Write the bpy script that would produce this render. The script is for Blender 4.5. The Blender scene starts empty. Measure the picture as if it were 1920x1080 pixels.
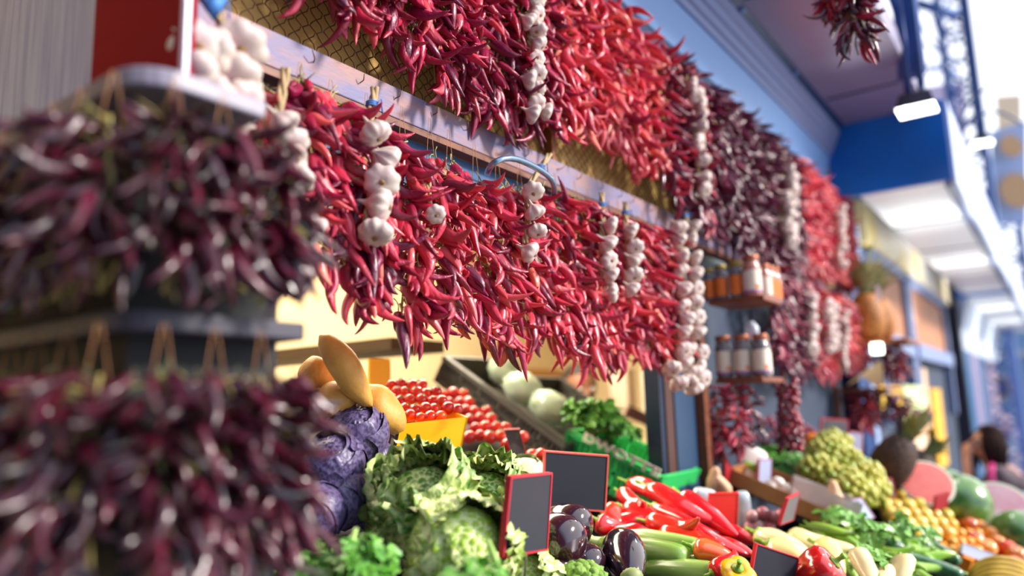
import bpy, math, random
from math import sin, cos, tan, pi, radians as R, atan2, sqrt
from mathutils import Vector as V, Matrix, noise
random.seed(7)
scn = bpy.context.scene
col = scn.collection

# ------------------------------------------------------------------ camera
F = 1425.0; ROLL = 0.028; EYE = V((0.95, 0.0, 1.25))
_dx, _dy = 1040.0, 200.0                      # vanishing point of the stall front, from the centre of the photo
_u = _dx * cos(ROLL) - _dy * sin(ROLL); _v = _dx * sin(ROLL) + _dy * cos(ROLL)
PITCH = math.atan(_v / F); YAW = math.atan(_u * cos(PITCH) / F)
FW = V((-sin(YAW) * cos(PITCH), cos(YAW) * cos(PITCH), sin(PITCH)))
_r0 = V((cos(YAW), sin(YAW), 0)); _u0 = _r0.cross(FW)
UP = _u0 * cos(ROLL) + _r0 * sin(ROLL); RT = _r0 * cos(ROLL) - _u0 * sin(ROLL)
cd = bpy.data.cameras.new('camera'); cam = bpy.data.objects.new('camera', cd); col.objects.link(cam)
m = Matrix((RT, UP, -FW)).transposed().to_4x4(); m.translation = EYE
cam.matrix_world = m
cd.sensor_width = 36.0; cd.lens = F / 1920 * 36; cd.clip_start = 0.02; cd.clip_end = 200
cd.dof.use_dof = True; cd.dof.focus_distance = 1.42; cd.dof.aperture_fstop = 1.2
scn.camera = cam

# ------------------------------------------------------------------ light
scn.view_settings.view_transform = 'Standard'; scn.view_settings.look = 'None'
scn.view_settings.gamma = 1.0; scn.view_settings.use_curve_mapping = False
scn.view_settings.exposure = 0.52
w = bpy.data.worlds.new('hall_daylight'); scn.world = w; w.use_nodes = True
nt = w.node_tree; bg = nt.nodes['Background']
tc = nt.nodes.new('ShaderNodeTexCoord'); dp = nt.nodes.new('ShaderNodeVectorMath'); dp.operation = 'DOT_PRODUCT'
nt.links.new(tc.outputs['Generated'], dp.inputs[0]); dp.inputs[1].default_value = V((0.5, 0.7, 0.5)).normalized()
cr = nt.nodes.new('ShaderNodeValToRGB'); nt.links.new(dp.outputs['Value'], cr.inputs[0])
for e, (p_, c_) in zip([cr.color_ramp.elements[0], cr.color_ramp.elements.new(0.35), cr.color_ramp.elements[-1]],
                       [(0.0, (0.035, 0.04, 0.06, 1)), (0.35, (0.55, 0.68, 0.95, 1)), (1.0, (1.0, 1.0, 1.0, 1))]):
    e.position = p_; e.color = c_
nt.links.new(cr.outputs[0], bg.inputs[0]); bg.inputs[1].default_value = 1.5

def sun(name, direction, strength, color, angle):
    l = bpy.data.lights.new(name, 'SUN'); l.energy = strength; l.color = color; l.angle = R(angle)
    o = bpy.data.objects.new(name, l); col.objects.link(o)
    o.rotation_euler = V(direction).to_track_quat('Z', 'Y').to_euler(); return o
sun('daylight_sun', (0.80, 0.36, 0.50), 4.2, (1.0, 0.93, 0.86), 9)

def area(name, loc, target, sx, sy, power, color):
    l = bpy.data.lights.new(name, 'AREA'); l.shape = 'RECTANGLE'; l.size = sx; l.size_y = sy; l.energy = power; l.color = color
    o = bpy.data.objects.new(name, l); col.objects.link(o); o.location = loc
    o.rotation_euler = (V(loc) - V(target)).to_track_quat('Z', 'Y').to_euler(); return o
area('stall_ceiling_light', (-1.0, 2.0, 2.35), (-1.0, 2.0, 0), 0.7, 2.4, 75, (1.0, 0.88, 0.68))

# ------------------------------------------------------------------ placing
def ray(px, py): return RT * (px - 960) / F - UP * (py - 540) / F + FW
def D(px, py, t): return EYE + ray(px, py) * t                   # at depth t
def PX(px, py, X): r = ray(px, py); return EYE + r * ((X - EYE.x) / r.x)
def PY(px, py, Y): r = ray(px, py); return EYE + r * ((Y - EYE.y) / r.y)
def PZ(px, py, Z): r = ray(px, py); return EYE + r * ((Z - EYE.z) / r.z)
def hr(r, X): return PX(1500, 740 - 500 * r, X).z - EYE.z       # height above the eye of a line towards the vanishing point
def HH(h, X=0.0): return hr(h * .95 / (1.188 * (.95 - X)), X)
BZ, BS = 0.98, 0.40
def B(px, py, off=0.0):                                          # on the sloping produce bench, lifted by off
    r = ray(px, py); t = (BZ + off - BS * EYE.x - EYE.z) / (r.z + BS * r.x); return EYE + r * t
def bench_z(x): return BZ - BS * x
BT = -math.atan(BS)                                              # bench tilt about Y: +X side lower

# ------------------------------------------------------------------ materials
MATS = {}
def _lin(c):
    if isinstance(c, str):
        c = [int(c[i:i+2], 16) / 255 for i in (0, 2, 4)]
        c = [x / 12.92 if x < .04045 else ((x + .055) / 1.055) ** 2.4 for x in c]
    return tuple(c[:3]) + (1.0,)
def mat(name, color, rough=0.5, metal=0.0, spec=0.5, emit=None, es=0.0, coat=0.0, sss=0.0, trans=0.0,
        var=None, noise_scale=None, noise_mix=0.5, color2=None, bump=0.0, bump_scale=None, stretch=(1, 1, 1), kind='noise', rand=None, alpha=1.0):
    """var: list of colours picked per object; color2: second colour mixed by a noise/voronoi/wave pattern"""
    if name in MATS: return MATS[name]
    m = bpy.data.materials.new(name); m.use_nodes = True; n = m.node_tree.nodes; L = m.node_tree.links
    b = n['Principled BSDF']; b.inputs['Roughness'].default_value = rough; b.inputs['Metallic'].default_value = metal
    b.inputs['Specular IOR Level'].default_value = spec; b.inputs['Coat Weight'].default_value = coat; b.inputs['Coat Roughness'].default_value = .12
    b.inputs['Transmission Weight'].default_value = trans
    b.inputs['Alpha'].default_value = alpha
    if sss: b.inputs['Subsurface Weight'].default_value = sss; b.inputs['Subsurface Radius'].default_value = (0.01, 0.006, 0.003)
    if emit: b.inputs['Emission Color'].default_value = _lin(emit); b.inputs['Emission Strength'].default_value = es
    src = None
    if var:
        oi = n.new('ShaderNodeObjectInfo'); r = n.new('ShaderNodeValToRGB'); r.color_ramp.interpolation = 'LINEAR'
        L.new(oi.outputs['Random'], r.inputs[0])
        els = r.color_ramp.elements; els[0].position = 0; els[0].color = _lin(var[0]); els[1].position = 1; els[1].color = _lin(var[-1])
        for i in range(1, len(var) - 1):
            e = els.new(i / (len(var) - 1)); e.color = _lin(var[i])
        src = r.outputs[0]
    tcn = None
    def pattern(scale):
        nonlocal tcn
        if tcn is None:
            t = n.new('ShaderNodeTexCoord'); mp = n.new('ShaderNodeMapping'); mp.inputs['Scale'].default_value = stretch
            L.new(t.outputs['Object'], mp.inputs[0]); tcn = mp.outputs[0]
        if kind == 'voronoi':
            x = n.new('ShaderNodeTexVoronoi'); x.feature = 'DISTANCE_TO_EDGE'; x.inputs['Scale'].default_value = scale; L.new(tcn, x.inputs['Vector']); return x.outputs[0]
        if kind == 'wave':
            x = n.new('ShaderNodeTexWave'); x.inputs['Scale'].default_value = scale; x.inputs['Distortion'].default_value = 3; x.inputs['Detail'].default_value = 3; L.new(tcn, x.inputs['Vector']); return x.outputs[1]
        x = n.new('ShaderNodeTexNoise'); x.inputs['Scale'].default_value = scale; x.inputs['Detail'].default_value = 5; L.new(tcn, x.inputs['Vector']); return x.outputs[0]
    if color2 is not None:
        f = pattern(noise_scale or 8); r = n.new('ShaderNodeValToRGB'); L.new(f, r.inputs[0])
        lo, hi = (0.0, 0.12) if kind == 'voronoi' else (noise_mix - .15, noise_mix + .15)
        r.color_ramp.elements[0].position = max(0, lo); r.color_ramp.elements[1].position = min(1, hi)
        mx = n.new('ShaderNodeMix'); mx.data_type = 'RGBA'; L.new(r.outputs[0], mx.inputs[0])
        if src: L.new(src, mx.inputs[6])
        else: mx.inputs[6].default_value = _lin(color)
        mx.inputs[7].default_value = _lin(color2); src = mx.outputs[2]
        if kind == 'voronoi':   # veins get colour2
            iv = n.new('ShaderNodeMath'); iv.operation = 'SUBTRACT'; iv.inputs[0].default_value = 1; L.new(r.outputs[0], iv.inputs[1]); L.new(iv.outputs[0], mx.inputs[0])
    if src: L.new(src, b.inputs['Base Color'])
    else: b.inputs['Base Color'].default_value = _lin(color)
    if bump:
        f = pattern(bump_scale or 30); bp = n.new('ShaderNodeBump'); bp.inputs['Strength'].default_value = bump; bp.inputs['Distance'].default_value = .004
        L.new(f, bp.inputs['Height']); L.new(bp.outputs[0], b.inputs['Normal'])
    MATS[name] = m; return m

# ------------------------------------------------------------------ mesh building
class MB:
    def __init__(s): s.v = []; s.f = []; s.mi = []; s.k = 0
    def add(s, vs, fs):
        o = len(s.v); s.v += [tuple(x) for x in vs]; s.f += [[i + o for i in f] for f in fs]; s.mi += [s.k] * len(fs); return s
    def box(s, c, d, M=None):
        x, y, z = d[0] / 2, d[1] / 2, d[2] / 2; c = V(c)
        vs = [V((a * x, b * y, e * z)) for a in (-1, 1) for b in (-1, 1) for e in (-1, 1)]
        if M is not None: vs = [M @ q for q in vs]
        return s.add([c + q for q in vs], [[0, 1, 3, 2], [4, 6, 7, 5], [0, 4, 5, 1], [2, 3, 7, 6], [0, 2, 6, 4], [1, 5, 7, 3]])
    def box2(s, a, b): 
        a, b = V(a), V(b); return s.box((a + b) / 2, [abs(b[i] - a[i]) for i in range(3)])
    def bar(s, a, b, w_, h_, up=(0, 0, 1)):
        a, b = V(a), V(b); d = (b - a); l = d.length; d.normalize(); u = V(up); sd = d.cross(u)
        if sd.length < 1e-4: sd = d.cross(V((1, 0, 0)))
        sd.normalize(); u = sd.cross(d)
        return s.box((a + b) / 2, (l, w_, h_), Matrix((d, sd, u)).transposed())
    def quad(s, a, b, c, d): return s.add([a, b, c, d], [[0, 1, 2, 3]])
    def poly_prism(s, pts, off):                 # closed outline pushed along off
        n = len(pts); off = V(off); a = [V(p) for p in pts]
        return s.add(a + [p + off for p in a], [list(range(n))[::-1], list(range(n, 2 * n))] + [[i, (i + 1) % n, n + (i + 1) % n, n + i] for i in range(n)])
    def tube(s, pts, rad, seg=8, cap=True, squash=1.0):
        pts = [V(p) for p in pts]; n = len(pts)
        if not hasattr(rad, '__len__'): rad = [rad] * n
        t0 = (pts[1] - pts[0]).normalized(); ref = V((0, 0, 1)) if abs(t0.z) < .9 else V((1, 0, 0))
        nx = t0.cross(ref).normalized(); vs = []
        for i in range(n):
            t = (pts[min(i + 1, n - 1)] - pts[max(i - 1, 0)]).normalized()
            nx = (nx - t * nx.dot(t)).normalized(); ny = t.cross(nx)
            for j in range(seg):
                a = 2 * pi * j / seg; vs.append(pts[i] + (nx * cos(a) + ny * sin(a) * squash) * rad[i])
        fs = [[i * seg + j, i * seg + (j + 1) % seg, (i + 1) * seg + (j + 1) % seg, (i + 1) * seg + j] for i in range(n - 1) for j in range(seg)]
        if cap: fs += [list(range(seg))[::-1], list(range((n - 1) * seg, n * seg))]
        return s.add(vs, fs)
    def lathe(s, prof, seg=20, lobes=0, amp=0.0, M=None, jit=0.0, seed=0):
        vs = []; n = len(prof)
        for i, (r, z) in enumerate(prof):
            for j in range(seg):
                a = 2 * pi * j / seg; rr = r * (1 + amp * (abs(cos(lobes * a / 2)) - .6) if lobes else 1)
                p = V((rr * cos(a), rr * sin(a), z))
                if jit: p += p.normalized() * noise.noise(p * 14 / max(.01, max(q[0] for q in prof)) * .12 + V((seed * 7.1, 0, 0))) * jit
                vs.append(p)
        fs = [[i * seg + j, i * seg + (j + 1) % seg, (i + 1) * seg + (j + 1) % seg, (i + 1) * seg + j] for i in range(n - 1) for j in range(seg)]
        fs += [list(range(seg))[::-1], list(range((n - 1) * seg, n * seg))]
        if M is not None: vs = [M @ p for p in vs]
        return s.add(vs, fs)
    def sphere(s, c, r, seg=14, rings=9, sc=(1, 1, 1), M=None, f=None):
        c = V(c); vs = [V((0, 0, 1))]; 
        for i in range(1, rings):
            t = pi * i / rings
            for j in range(seg):
                a = 2 * pi * j / seg; vs.append(V((sin(t) * cos(a), sin(t) * sin(a), cos(t))))
        vs.append(V((0, 0, -1)))
        if f: vs = [f(q) for q in vs]
        vs = [V((q.x * sc[0] * r, q.y * sc[1] * r, q.z * sc[2] * r)) for q in vs]
        if M is not None: vs = [M @ q for q in vs]
        fs = [[0, 1 + j, 1 + (j + 1) % seg] for j in range(seg)]
        for i in range(rings - 2):
            for j in range(seg):
                a, b = 1 + i * seg + j, 1 + i * seg + (j + 1) % seg; fs.append([a, a + seg, b + seg, b])
        l = len(vs) - 1; o = 1 + (rings - 2) * seg
        fs += [[l, o + (j + 1) % seg, o + j] for j in range(seg)]
        return s.add([c + q for q in vs], fs)
    def mesh(s, name, mats, smooth=True):
        me = bpy.data.meshes.new(name); me.from_pydata(s.v, [], s.f); me.update()
        for m_ in (mats if isinstance(mats, (list, tuple)) else [mats]): me.materials.append(m_)
        if max(s.mi or [0]): me.polygons.foreach_set('material_index', s.mi)
        if smooth: me.polygons.foreach_set('use_smooth', [True] * len(s.f)); 
        return me
    def build(s, name, mats, parent=None, smooth=False, loc=None, bevel=0):
        o = put(name, s.mesh(name, mats, smooth), parent, loc)
        if bevel: b = o.modifiers.new('b', 'BEVEL'); b.width = bevel; b.segments = 2; b.limit_method = 'ANGLE'
        return o
def put(name, me, parent=None, loc=None, rot=None, sc=None):
    o = bpy.data.objects.new(name, me); col.objects.link(o)
    if parent: o.parent = parent
    if loc is not None: o.location = loc
    if rot is not None:
        if isinstance(rot, Matrix): o.rotation_euler = rot.to_euler()
        else: o.rotation_euler = rot
    if sc is not None: o.scale = (sc, sc, sc) if not hasattr(sc, '__len__') else sc
    return o
def tag(o, label, cat, group=None):
    o['label'] = label; o['category'] = cat
    if group: o['group'] = group
    return o
def thing(name, label, cat, loc=(0, 0, 0), rot=None, group=None):
    return tag(put(name, None, None, loc, rot), label, cat, group)
def struct(o): o['kind'] = 'structure'; return o
def basis(z, x=(1, 0, 0)):                     # rotation whose local +Z points along z
    z = V(z).normalized(); x = V(x); y = z.cross(x)
    if y.length < 1e-3: y = z.cross(V((0, 1, 0)))
    y.normalize(); x = y.cross(z); return Matrix((x, y, z)).transposed()
_o1 = 'first second third fourth fifth sixth seventh eighth ninth tenth eleventh twelfth thirteenth fourteenth fifteenth sixteenth seventeenth eighteenth nineteenth'.split()
ORD = _o1 + [w_ + ('' if False else x_) for w_, t_ in (('twenty', 'twentieth'), ('thirty', 'thirtieth'), ('forty', 'fortieth'), ('fifty', 'fiftieth'), ('sixty', 'sixtieth')) for w_, x_ in [(t_, '')] + [(w_ + '-', z_) for z_ in _o1[:9]]]
# ------------------------------------------------------------------ the stall front
E = EYE.z; FZ = -.30                            # floor level
wood_rail = mat('worn_rail_wood', '9a7570', .6, color2='6e6c90', noise_scale=9, stretch=(3, 1, 3), bump=.25, bump_scale=60)
wood_edge = mat('brown_wood', '7d4322', .5, color2='5e2f18', noise_scale=12, stretch=(8, 1, 8))
ochre = mat('ochre_wall', 'dcb468', .8, color2='cca458', noise_scale=3)
wire_m = mat('mesh_wire', '6b4a2a', .5, .2)
blue_board = mat('blue_board_paint', '2a5c8e', .45, color2='1c3f69', noise_scale=5, stretch=(6, 1, 6))
navy = mat('navy_paint', '14253c', .4); navy2 = mat('steel_blue_paint', '2d4560', .35); brownp = mat('brown_post_face', '4a2a22', .5)
pale_blue = mat('pale_blue_paint', '7fa6d8', .5); cornice_m = mat('cornice_grey_paint', '8e9ac0', .45)
groove = mat('dark_blue_groove', '12355e', .4); canopy_m = mat('canopy_underside', '948ca6', .32, .3, color2='a49cb8', noise_scale=2)
dark_trim = mat('canopy_dark_trim', '1a3560', .4)
cream = mat('cream_interior', 'ecd8ac', .8); tan = mat('tan_panel', 'c08a48', .7)
floor_m = mat('hall_floor_tile', '8a8a92', .35, color2='6c6c78', noise_scale=4)
YA, YB = 0.30, 4.75
struct(MB().box2((-6, -2, FZ - .05), (16, 45, FZ)).build('floor', floor_m))
struct(MB().box2((-.07, .56, E + .59), (-.05, YB, E + 1.2)).build('wall_left', ochre))
# wire mesh panel
def wire_panel():
    t = thing('wire_mesh_panel', 'panel of wavy brown wire mesh over the ochre wall above the wooden rail', 'mesh panel', (0, 0, 0))
    mb = MB(); y = .45; p = .019; z0, z1 = E + .597, E + 1.13; n = 66; k = 0
    while y < 2.7:
        pts = []; s = 1 if k % 2 else -1
        for i in range(n + 1):
            ph = i / n * 20 * pi * 2
            pts.append((-.030 + .0015 * s * sin(ph), y + s * .0075 * cos(ph) , z0 + (z1 - z0) * i / n))
        mb.tube(pts, .0013, 4, False); y += p / 1.25; k += 1
    mb.build('wire_mesh', wire_m, t, True)
    f = MB()
    for y in (1.53,): f.box2((-.045, y, E + .596), (-.012, y + .02, E + 1.14))
    f.build('upright', mat('orange_wood', '9a6232', .5, color2='7d4a25', noise_scale=10, stretch=(4, 4, 1)), t)
wire_panel()
t = thing('wooden_rail', 'long worn wooden rail with bent nails running above the lower chilli strings', 'rail', (0, 0, E + .55))
MB().box2((-.03, .56, -.015), (.012, YB, .045)).build('beam', wood_rail, t, bevel=.002)
MB().box2((-.03, .56, -.028), (.010, YB, -.0155)).build('lower_edge', wood_edge, t)
for i in range(16):
    y = .66 + i * .105 + random.uniform(-.02, .02); a = random.uniform(-.01, .012)
    MB().tube([(.008, y, .022), (.022, y + a, .024), (.026, y + a * 2, .034)], .0011, 5).build('nail', wire_m, t, True)
struct(MB().box2((-.04, .56, E + .42), (-.02, 2.42, E + .52)).build('trim_1', blue_board))
g = MB()
for z in (.445, .485): g.box2((-.0198, .56, E + z), (-.0185, 2.42, E + z + .003))
struct(g.build('trim_2', navy))
# stall interior
struct(MB().box2((-2.0, -.5, FZ), (-1.95, 6, E + 1.3)).build('wall_back', cream))
struct(MB().box2((-2.0, -.55, FZ), (-.02, -.5, E + 1.3)).build('wall_near', cream))
struct(MB().box2((-1.95, 4.6, FZ), (-.1, 4.64, E + 1.3)).build('wall_far', cream))
struct(MB().box2((-2.0, -.55, E + 1.3), (-.02, 6, E + 1.34)).build('ceiling', cream))
tag(MB().box2(PX(930, 705, -1.9) + V((0, 0, -.5)), PX(1150, 700, -1.94)).build('tan_board', tan), 'tan board on the cream wall behind the dark haired man', 'board')
# posts at the end of the first bay
def post(name, label, px0, px1, X, dX, m_, z0=FZ, z1=E + 1.0, off=0):
    y0 = PX(px0, 700, X).y; y1 = PX(px1, 700, X).y
    return tag(MB().box2((X - dX, y0, z0), (X, y1, z1)).build(name, m_, bevel=.002), label, 'post')
post('dark_post', 'narrow near-black post at the right end of the open counter', 1234, 1244, -.03, .05, navy, z1=E + .535)
post('brown_post', 'slim brown wooden post between the dark post and the blue post', 1245, 1259, -.025, .05, brownp, z1=E + .535)
post('blue_post', 'wide steel-blue post behind the big garlic braid', 1262, 1316, -.02, .05, navy2, z1=E + .535)
post('orange_wood_post', 'thin orange-brown wooden post left of the jar shelves', 1317, 1326, .01, .03, wood_edge, z0=.9, z1=E + .30)
struct(MB().box2((-.10, PX(1262, 700, -.03).y, FZ), (-.06, 4.55, E + .59)).build('wall_right', mat('slate_wall', '2c3a4e', .6)))
# fascia, cornice, canopy : profile (X, h) swept along Y
def sweep(name, prof, y0, y1, m_):
    n = len(prof); a = [V((x, y0, E + h)) for x, h in prof]
    return struct(MB().poly_prism(a, (0, y1 - y0, 0)).build(name, m_))
YE = 4.28
g0, g1, g2, g3 = hr(.84, 0), hr(.886, .018), hr(1.007, .05), hr(1.165, .11)
sweep('trim_3', [(-.05, g0), (.012, g0 - .005), (.016, g1 - .002), (-.05, g1 + .01)], .2, YE, groove)
sweep('trim_4', [(-.05, g1 + .012), (.018, g1), (.050, g2), (-.05, g2 + .03)], .2, YE, pale_blue)
dg = g3 - g2
sweep('trim_5', [(-.05, g2 + .032), (.052, g2 + .002), (.060, g2), (.064, g2 + dg * .2), (.076, g2 + dg * .2), (.080, g2 + dg * .45), (.092, g2 + dg * .45), (.096, g2 + dg * .7), (.108, g2 + dg * .72), (.112, g3), (-.05, g3 + .02)], .2, YE, cornice_m)
sweep('trim_6', [(.0, g3 + .003), (.113, g3 + .003), (.135, g3 + .022), (.0, g3 + .04)], .2, YE, dark_trim)
CH = g3 + .024
sweep('ceiling_canopy', [(.0, CH + .016), (.135, CH), (.53, CH), (.54, CH + .03), (.53, CH + .12), (.0, CH + .12)], .0, YE + .01, canopy_m)
sm = MB()
for y in (1.45, 2.65, 3.85): sm.box2((.15, y, E + CH - .006), (.48, y + .014, E + CH - .0002))
struct(sm.build('trim_7', mat('seam', '3c4a6c', .5)))
for i, y in enumerate((1.3, 1.95, 2.7, 3.4)):
    tag(MB().sphere((.125, y, E + g3 + .006), .011, 10, 6).build('screw_cap', pale_blue, None, True), 'small pale screw cap along the dark strip under the canopy', 'screw cap', 'screw caps along the canopy strip')
# bay end wall, blue drop face, next lit canopy
bluef = mat('saturated_blue_panel', '0a6cc8', .3, color2='0878d8', noise_scale=3)
p0 = PY(1597, 236, YE); p1 = PY(1768, 212, YE); p2 = PY(1768, 338, YE)
BX0, BX1, BH1, BH0 = p0.x, p1.x, E + CH + .02, p2.z
litm = mat('white_soffit', 'f4f6f2', .35, spec=.5)
whitep = mat('white_blue_trim', 'b9c4dc', .5)
def canopy_box(y, y1, label, n):
    t = thing('hanging_canopy', label, 'canopy', (0, y, 0))
    MB().box2((BX0 - .13, 0, BH0), (BX1, .03, BH1)).build('end_panel', bluef, t)
    MB().box2((BX0, .03, BH0 + .0), (BX1 - .03, y1 - y, BH0 + .03)).build('soffit', litm, t)
    MB().box2((BX1 - .03, .02, BH0 - .01), (BX1 + .02, y1 - y, BH1)).build('outer_fascia', whitep, t)
    MB().box2((BX0, .03, BH1 - .02), (BX1 - .03, y1 - y, BH1)).build('top_panel', canopy_m, t)
    s = MB()
    for q in range(1, 5): s.box2((BX0, (y1 - y) * q / 5, BH0 - .004), (BX1 - .03, (y1 - y) * q / 5 + .03, BH0 - .0005))
    s.build('soffit_seam', mat('seam', '3c4a6c', .5), t)
    t2 = MB().box2((BX1 - .034, .02, BH0 - .025), (BX1, y1 - y, BH0 - .011)).build('dark_edge', mat('canopy_edge', '5a6480', .4), t)
canopy_box(YE + .01, 9.3, 'near hanging canopy with blue end panel and bright white underside', 0)
YF = 9.6
canopy_box(YF, 15.5, 'second hanging canopy with blue end panel further down the aisle', 1)
for k, (y, x0) in enumerate(((YE + .6, .5), (YE + 2.6, .5), (YF + 1.2, .5), (YF + 3.4, .5))):
    tag(area('soffit_fill_light', (.28, y + .2, BH0 - .06), (.28, y + .2, 3), .3, 1.3, 16 if y < 8 else 20, (1, 1, .97)), 'light that brightens the white canopy underside', 'light') if False else area('soffit_fill_light', (.45, y + .2, BH0 - .35), (.25, y + .2, 3), .2, 1.2, 4.5, (1, 1, .97))  # unseen upward fill lights, added to brighten the white canopy undersides
# end column of this bay and next stall
c = MB().box2((-.08, 4.55, FZ), (.03, 4.80, E + 1.4)); struct(c.build('wall_end', mat('deep_blue_column', '123a6e', .4)))
struct(MB().box2((-.05, 4.81, FZ), (.04, 4.92, E + 1.05)).build('trim_8', mat('white_blue_trim2', '9fb3d6', .5)))
NX = 0.02
def wpx(px, py, X=NX): return PX(px, py, X)
# sign band of the next stall: from pixels 1620..1775
ya, yb = wpx(1618, 400).y, wpx(1774, 500).y
hA = wpx(1618, 450).z; hB = wpx(1618, 378).z
signm = mat('yellow_white_signboard', 'f2ead8', .5, color2='e6c860', noise_scale=1.2, noise_mix=.56)
tag(MB().box2((-.03, ya, hA), (.03, yb, hB)).build('shop_signboard', signm), 'long cream and yellow sign board above the next stall\'s windows', 'signboard')
sweep('trim_9', [(.0, hB - E), (.04, hB - E), (.07, hB - E + .1), (.11, hB - E + .14), (.14, hB - E + .24), (.0, hB - E + .26)], ya, yb, mat('cornice_far', '8fa0c4', .5))
blind = mat('orange_blind', 'c98a5c', .6, color2='a86c48', noise_scale=40, kind='wave')
wz0, wz1 = wpx(1735, 650).z, hA - .03
for i, (a, b) in enumerate(((1645, 1700), (1706, 1768))):
    y0, y1 = wpx(a, 560).y, wpx(b, 560).y
    t = struct(put('window_%d' % (i + 1), None)); MB().box2((-.03, y0, wz0), (-.01, y1, wz1)).build('blind', blind, t)
    f = MB()
    for yy in (y0, y1): f.box2((-.03, yy - .05, wz0 - .6), (.03, yy + .05, wz1))
    f.box2((-.03, y0, wz0 - .12), (.05, y1, wz0)).box2((-.03, y0, wz1 - .05), (.03, y1, wz1 + .02)); f.build('window_frame', mat('bluegrey_frame', '7f8fb4', .5), t)
struct(MB().box2((-.3, 4.95, FZ), (-.04, yb, E + 1.6)).build('wall_shop', mat('slate_wall', '2c3a4e', .6)))
# dark pillar and the stalls beyond
dk = mat('dark_iron', '2c2a3c', .4)
y2 = wpx(1776, 640, .05).y
tag(MB().box2((-.1, max(y2, yb + .02), FZ), (.09, y2 + .9, E + 1.45)).build('iron_pillar', dk), 'dark iron pillar between the next stall and the far stalls', 'pillar')
for i, (a, b, c_, zt) in enumerate(((1812, 1822, '1f5c88', .55), (1824, 1836, '8a7f9c', .6), (1838, 1846, '1f5c88', .55))):
    ya_, yb_ = wpx(a, 700, .05).y, wpx(b, 700, .05).y
    tag(MB().box2((-.055, ya_, FZ), (.05, yb_, E + .8)).build('far_stall_panel', mat('farp' + c_, c_, .5)), ['teal upright panel right behind the iron pillar', 'mauve upright panel between two teal ones', 'second teal upright panel at the far stalls'][i], 'panel')
sweep('trim_10', [(-.1, .55), (.05, .55), (.2, 1.15), (-.1, 1.15)], YF + .1, 15.4, mat('far_white', 'cfd8e4', .5))
struct(MB().box2((-.2, y2 + .9, FZ), (-.06, 16.5, E + 1.2)).build('wall_far_stalls', mat('mauve_wall', '8c7886', .6)))
# ------------------------------------------------------------------ chillies and garlic
def chili_mesh(name, L, Rr, bend, seed, mats, seg=12, n=13, stem=True, wr=.12, tipk=1.0):
    """dried chilli hanging along -Z from the origin; stem at the origin"""
    rnd = random.Random(seed); mb = MB(); pts = []; rad = []; ph = rnd.uniform(0, 6)
    prof = [(.0, .5), (.035, .78), (.09, .96), (.18, 1.03), (.3, .98), (.43, .93), (.56, .83), (.68, .70), (.79, .54), (.88, .38), (.945, .24), (.985, .12), (1.0, .03)]
    for t, r_ in prof:
        a = bend * t * t; pts.append(V((sin(a) * L * t * .9 + .06 * L * sin(t * 5 + ph) * t, .03 * L * sin(t * 4 + ph * 2), -L * t * cos(a * .7)))); rad.append(Rr * (r_ ** tipk))
    o = len(mb.v); mb.tube(pts, rad, seg)
    for i in range(o, len(mb.v)):
        ring = (i - o) // seg; j = (i - o) % seg; p = V(mb.v[i]); c_ = pts[ring]; d = p - c_
        an = 2 * pi * j / seg; fold = 1 + wr * .9 * sin(3 * an + seed + ring * .12) * sin(pi * min(1, ring / 11)) + wr * .6 * sin(2 * an + seed * 2.7) + wr * 1.9 * noise.noise(V((cos(an) * 1.1, sin(an) * 1.1 + ring * .55, seed * 3.3)))
        d = d * fold; d.y *= .80; mb.v[i] = tuple(c_ + d)
    return mb.mesh(name, mats)
def stem_mesh(name, Rr, L, seed, mats):
    rnd = random.Random(seed); mb = MB(); b = rnd.uniform(-.5, .5)
    mb.tube([(0, 0, -.010), (0, 0, -.003), (0, 0, .001)], [Rr * .85, Rr * .62, Rr * .25], 7)
    mb.tube([(0, 0, 0), (L * .15 * b, .1 * L * b, L * .4), (L * .5 * b, .1 * L, L * .8), (L * 1.0 * b, .25 * L, L)], [Rr * .2, Rr * .16, Rr * .15, Rr * .2], 5)
    return mb.mesh(name, mats)
CV = dict(
    red=mat('chilli_red', 'a01424', .36, var=['7c1230', 'ac1a3a', 'c83044', '8c1634', 'bc263e', '5c0e2a', 'd04850', '9c1c44'], coat=.18, bump=.9, bump_scale=110, stretch=(1, 1, .3)),
    crim=mat('chilli_crimson', '8a1024', .34, var=['6a1030', '981840', 'b41c44', '80143c', '561030', 'c42844'], coat=.2, bump=.9, bump_scale=110, stretch=(1, 1, .3)),
    fresh=mat('chilli_fresh_red', 'c82430', .30, var=['d03448', 'e04c54', 'c02848', 'e86464', 'b02448', 'd83c50', 'f08870'], coat=.3, bump=.35, bump_scale=80, stretch=(1, 1, .3)),
    purple=mat('chilli_purple', '5a1430', .28, var=['4a1030', '641838', '3c0c2a', '7a1c3c', '541434'], coat=.35, bump=.4, bump_scale=80, stretch=(1, 1, .3)),
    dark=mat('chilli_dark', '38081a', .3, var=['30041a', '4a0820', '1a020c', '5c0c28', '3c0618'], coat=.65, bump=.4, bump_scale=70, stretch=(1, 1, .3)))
stem_m = mat('dry_stem', '9a8448', .6, var=['8a7a3c', 'b09a5c', '7c8440', 'a08858'])
green_stem = mat('dark_stem', '5c5c38', .6, var=['4c5432', '6c6444', '38401f'])
twine_m = mat('twine', 'a8754c', .8); CM = {}
for kx in CV:
    CM[kx] = [chili_mesh('chili_' + kx, L_, r_, b_, i + 3, CV[kx]) for i, (L_, r_, b_) in enumerate(
        ((.080, .0104, .30), (.086, .0112, .55), (.070, .0120, -.3), (.092, .0098, .12), (.064, .0116, .7), (.080, .0092, -.45), (.058, .0124, .2), (.075, .0088, .9)))]
SM = [stem_mesh('stem', .0090, .030, i, stem_m) for i in range(4)]
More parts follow.
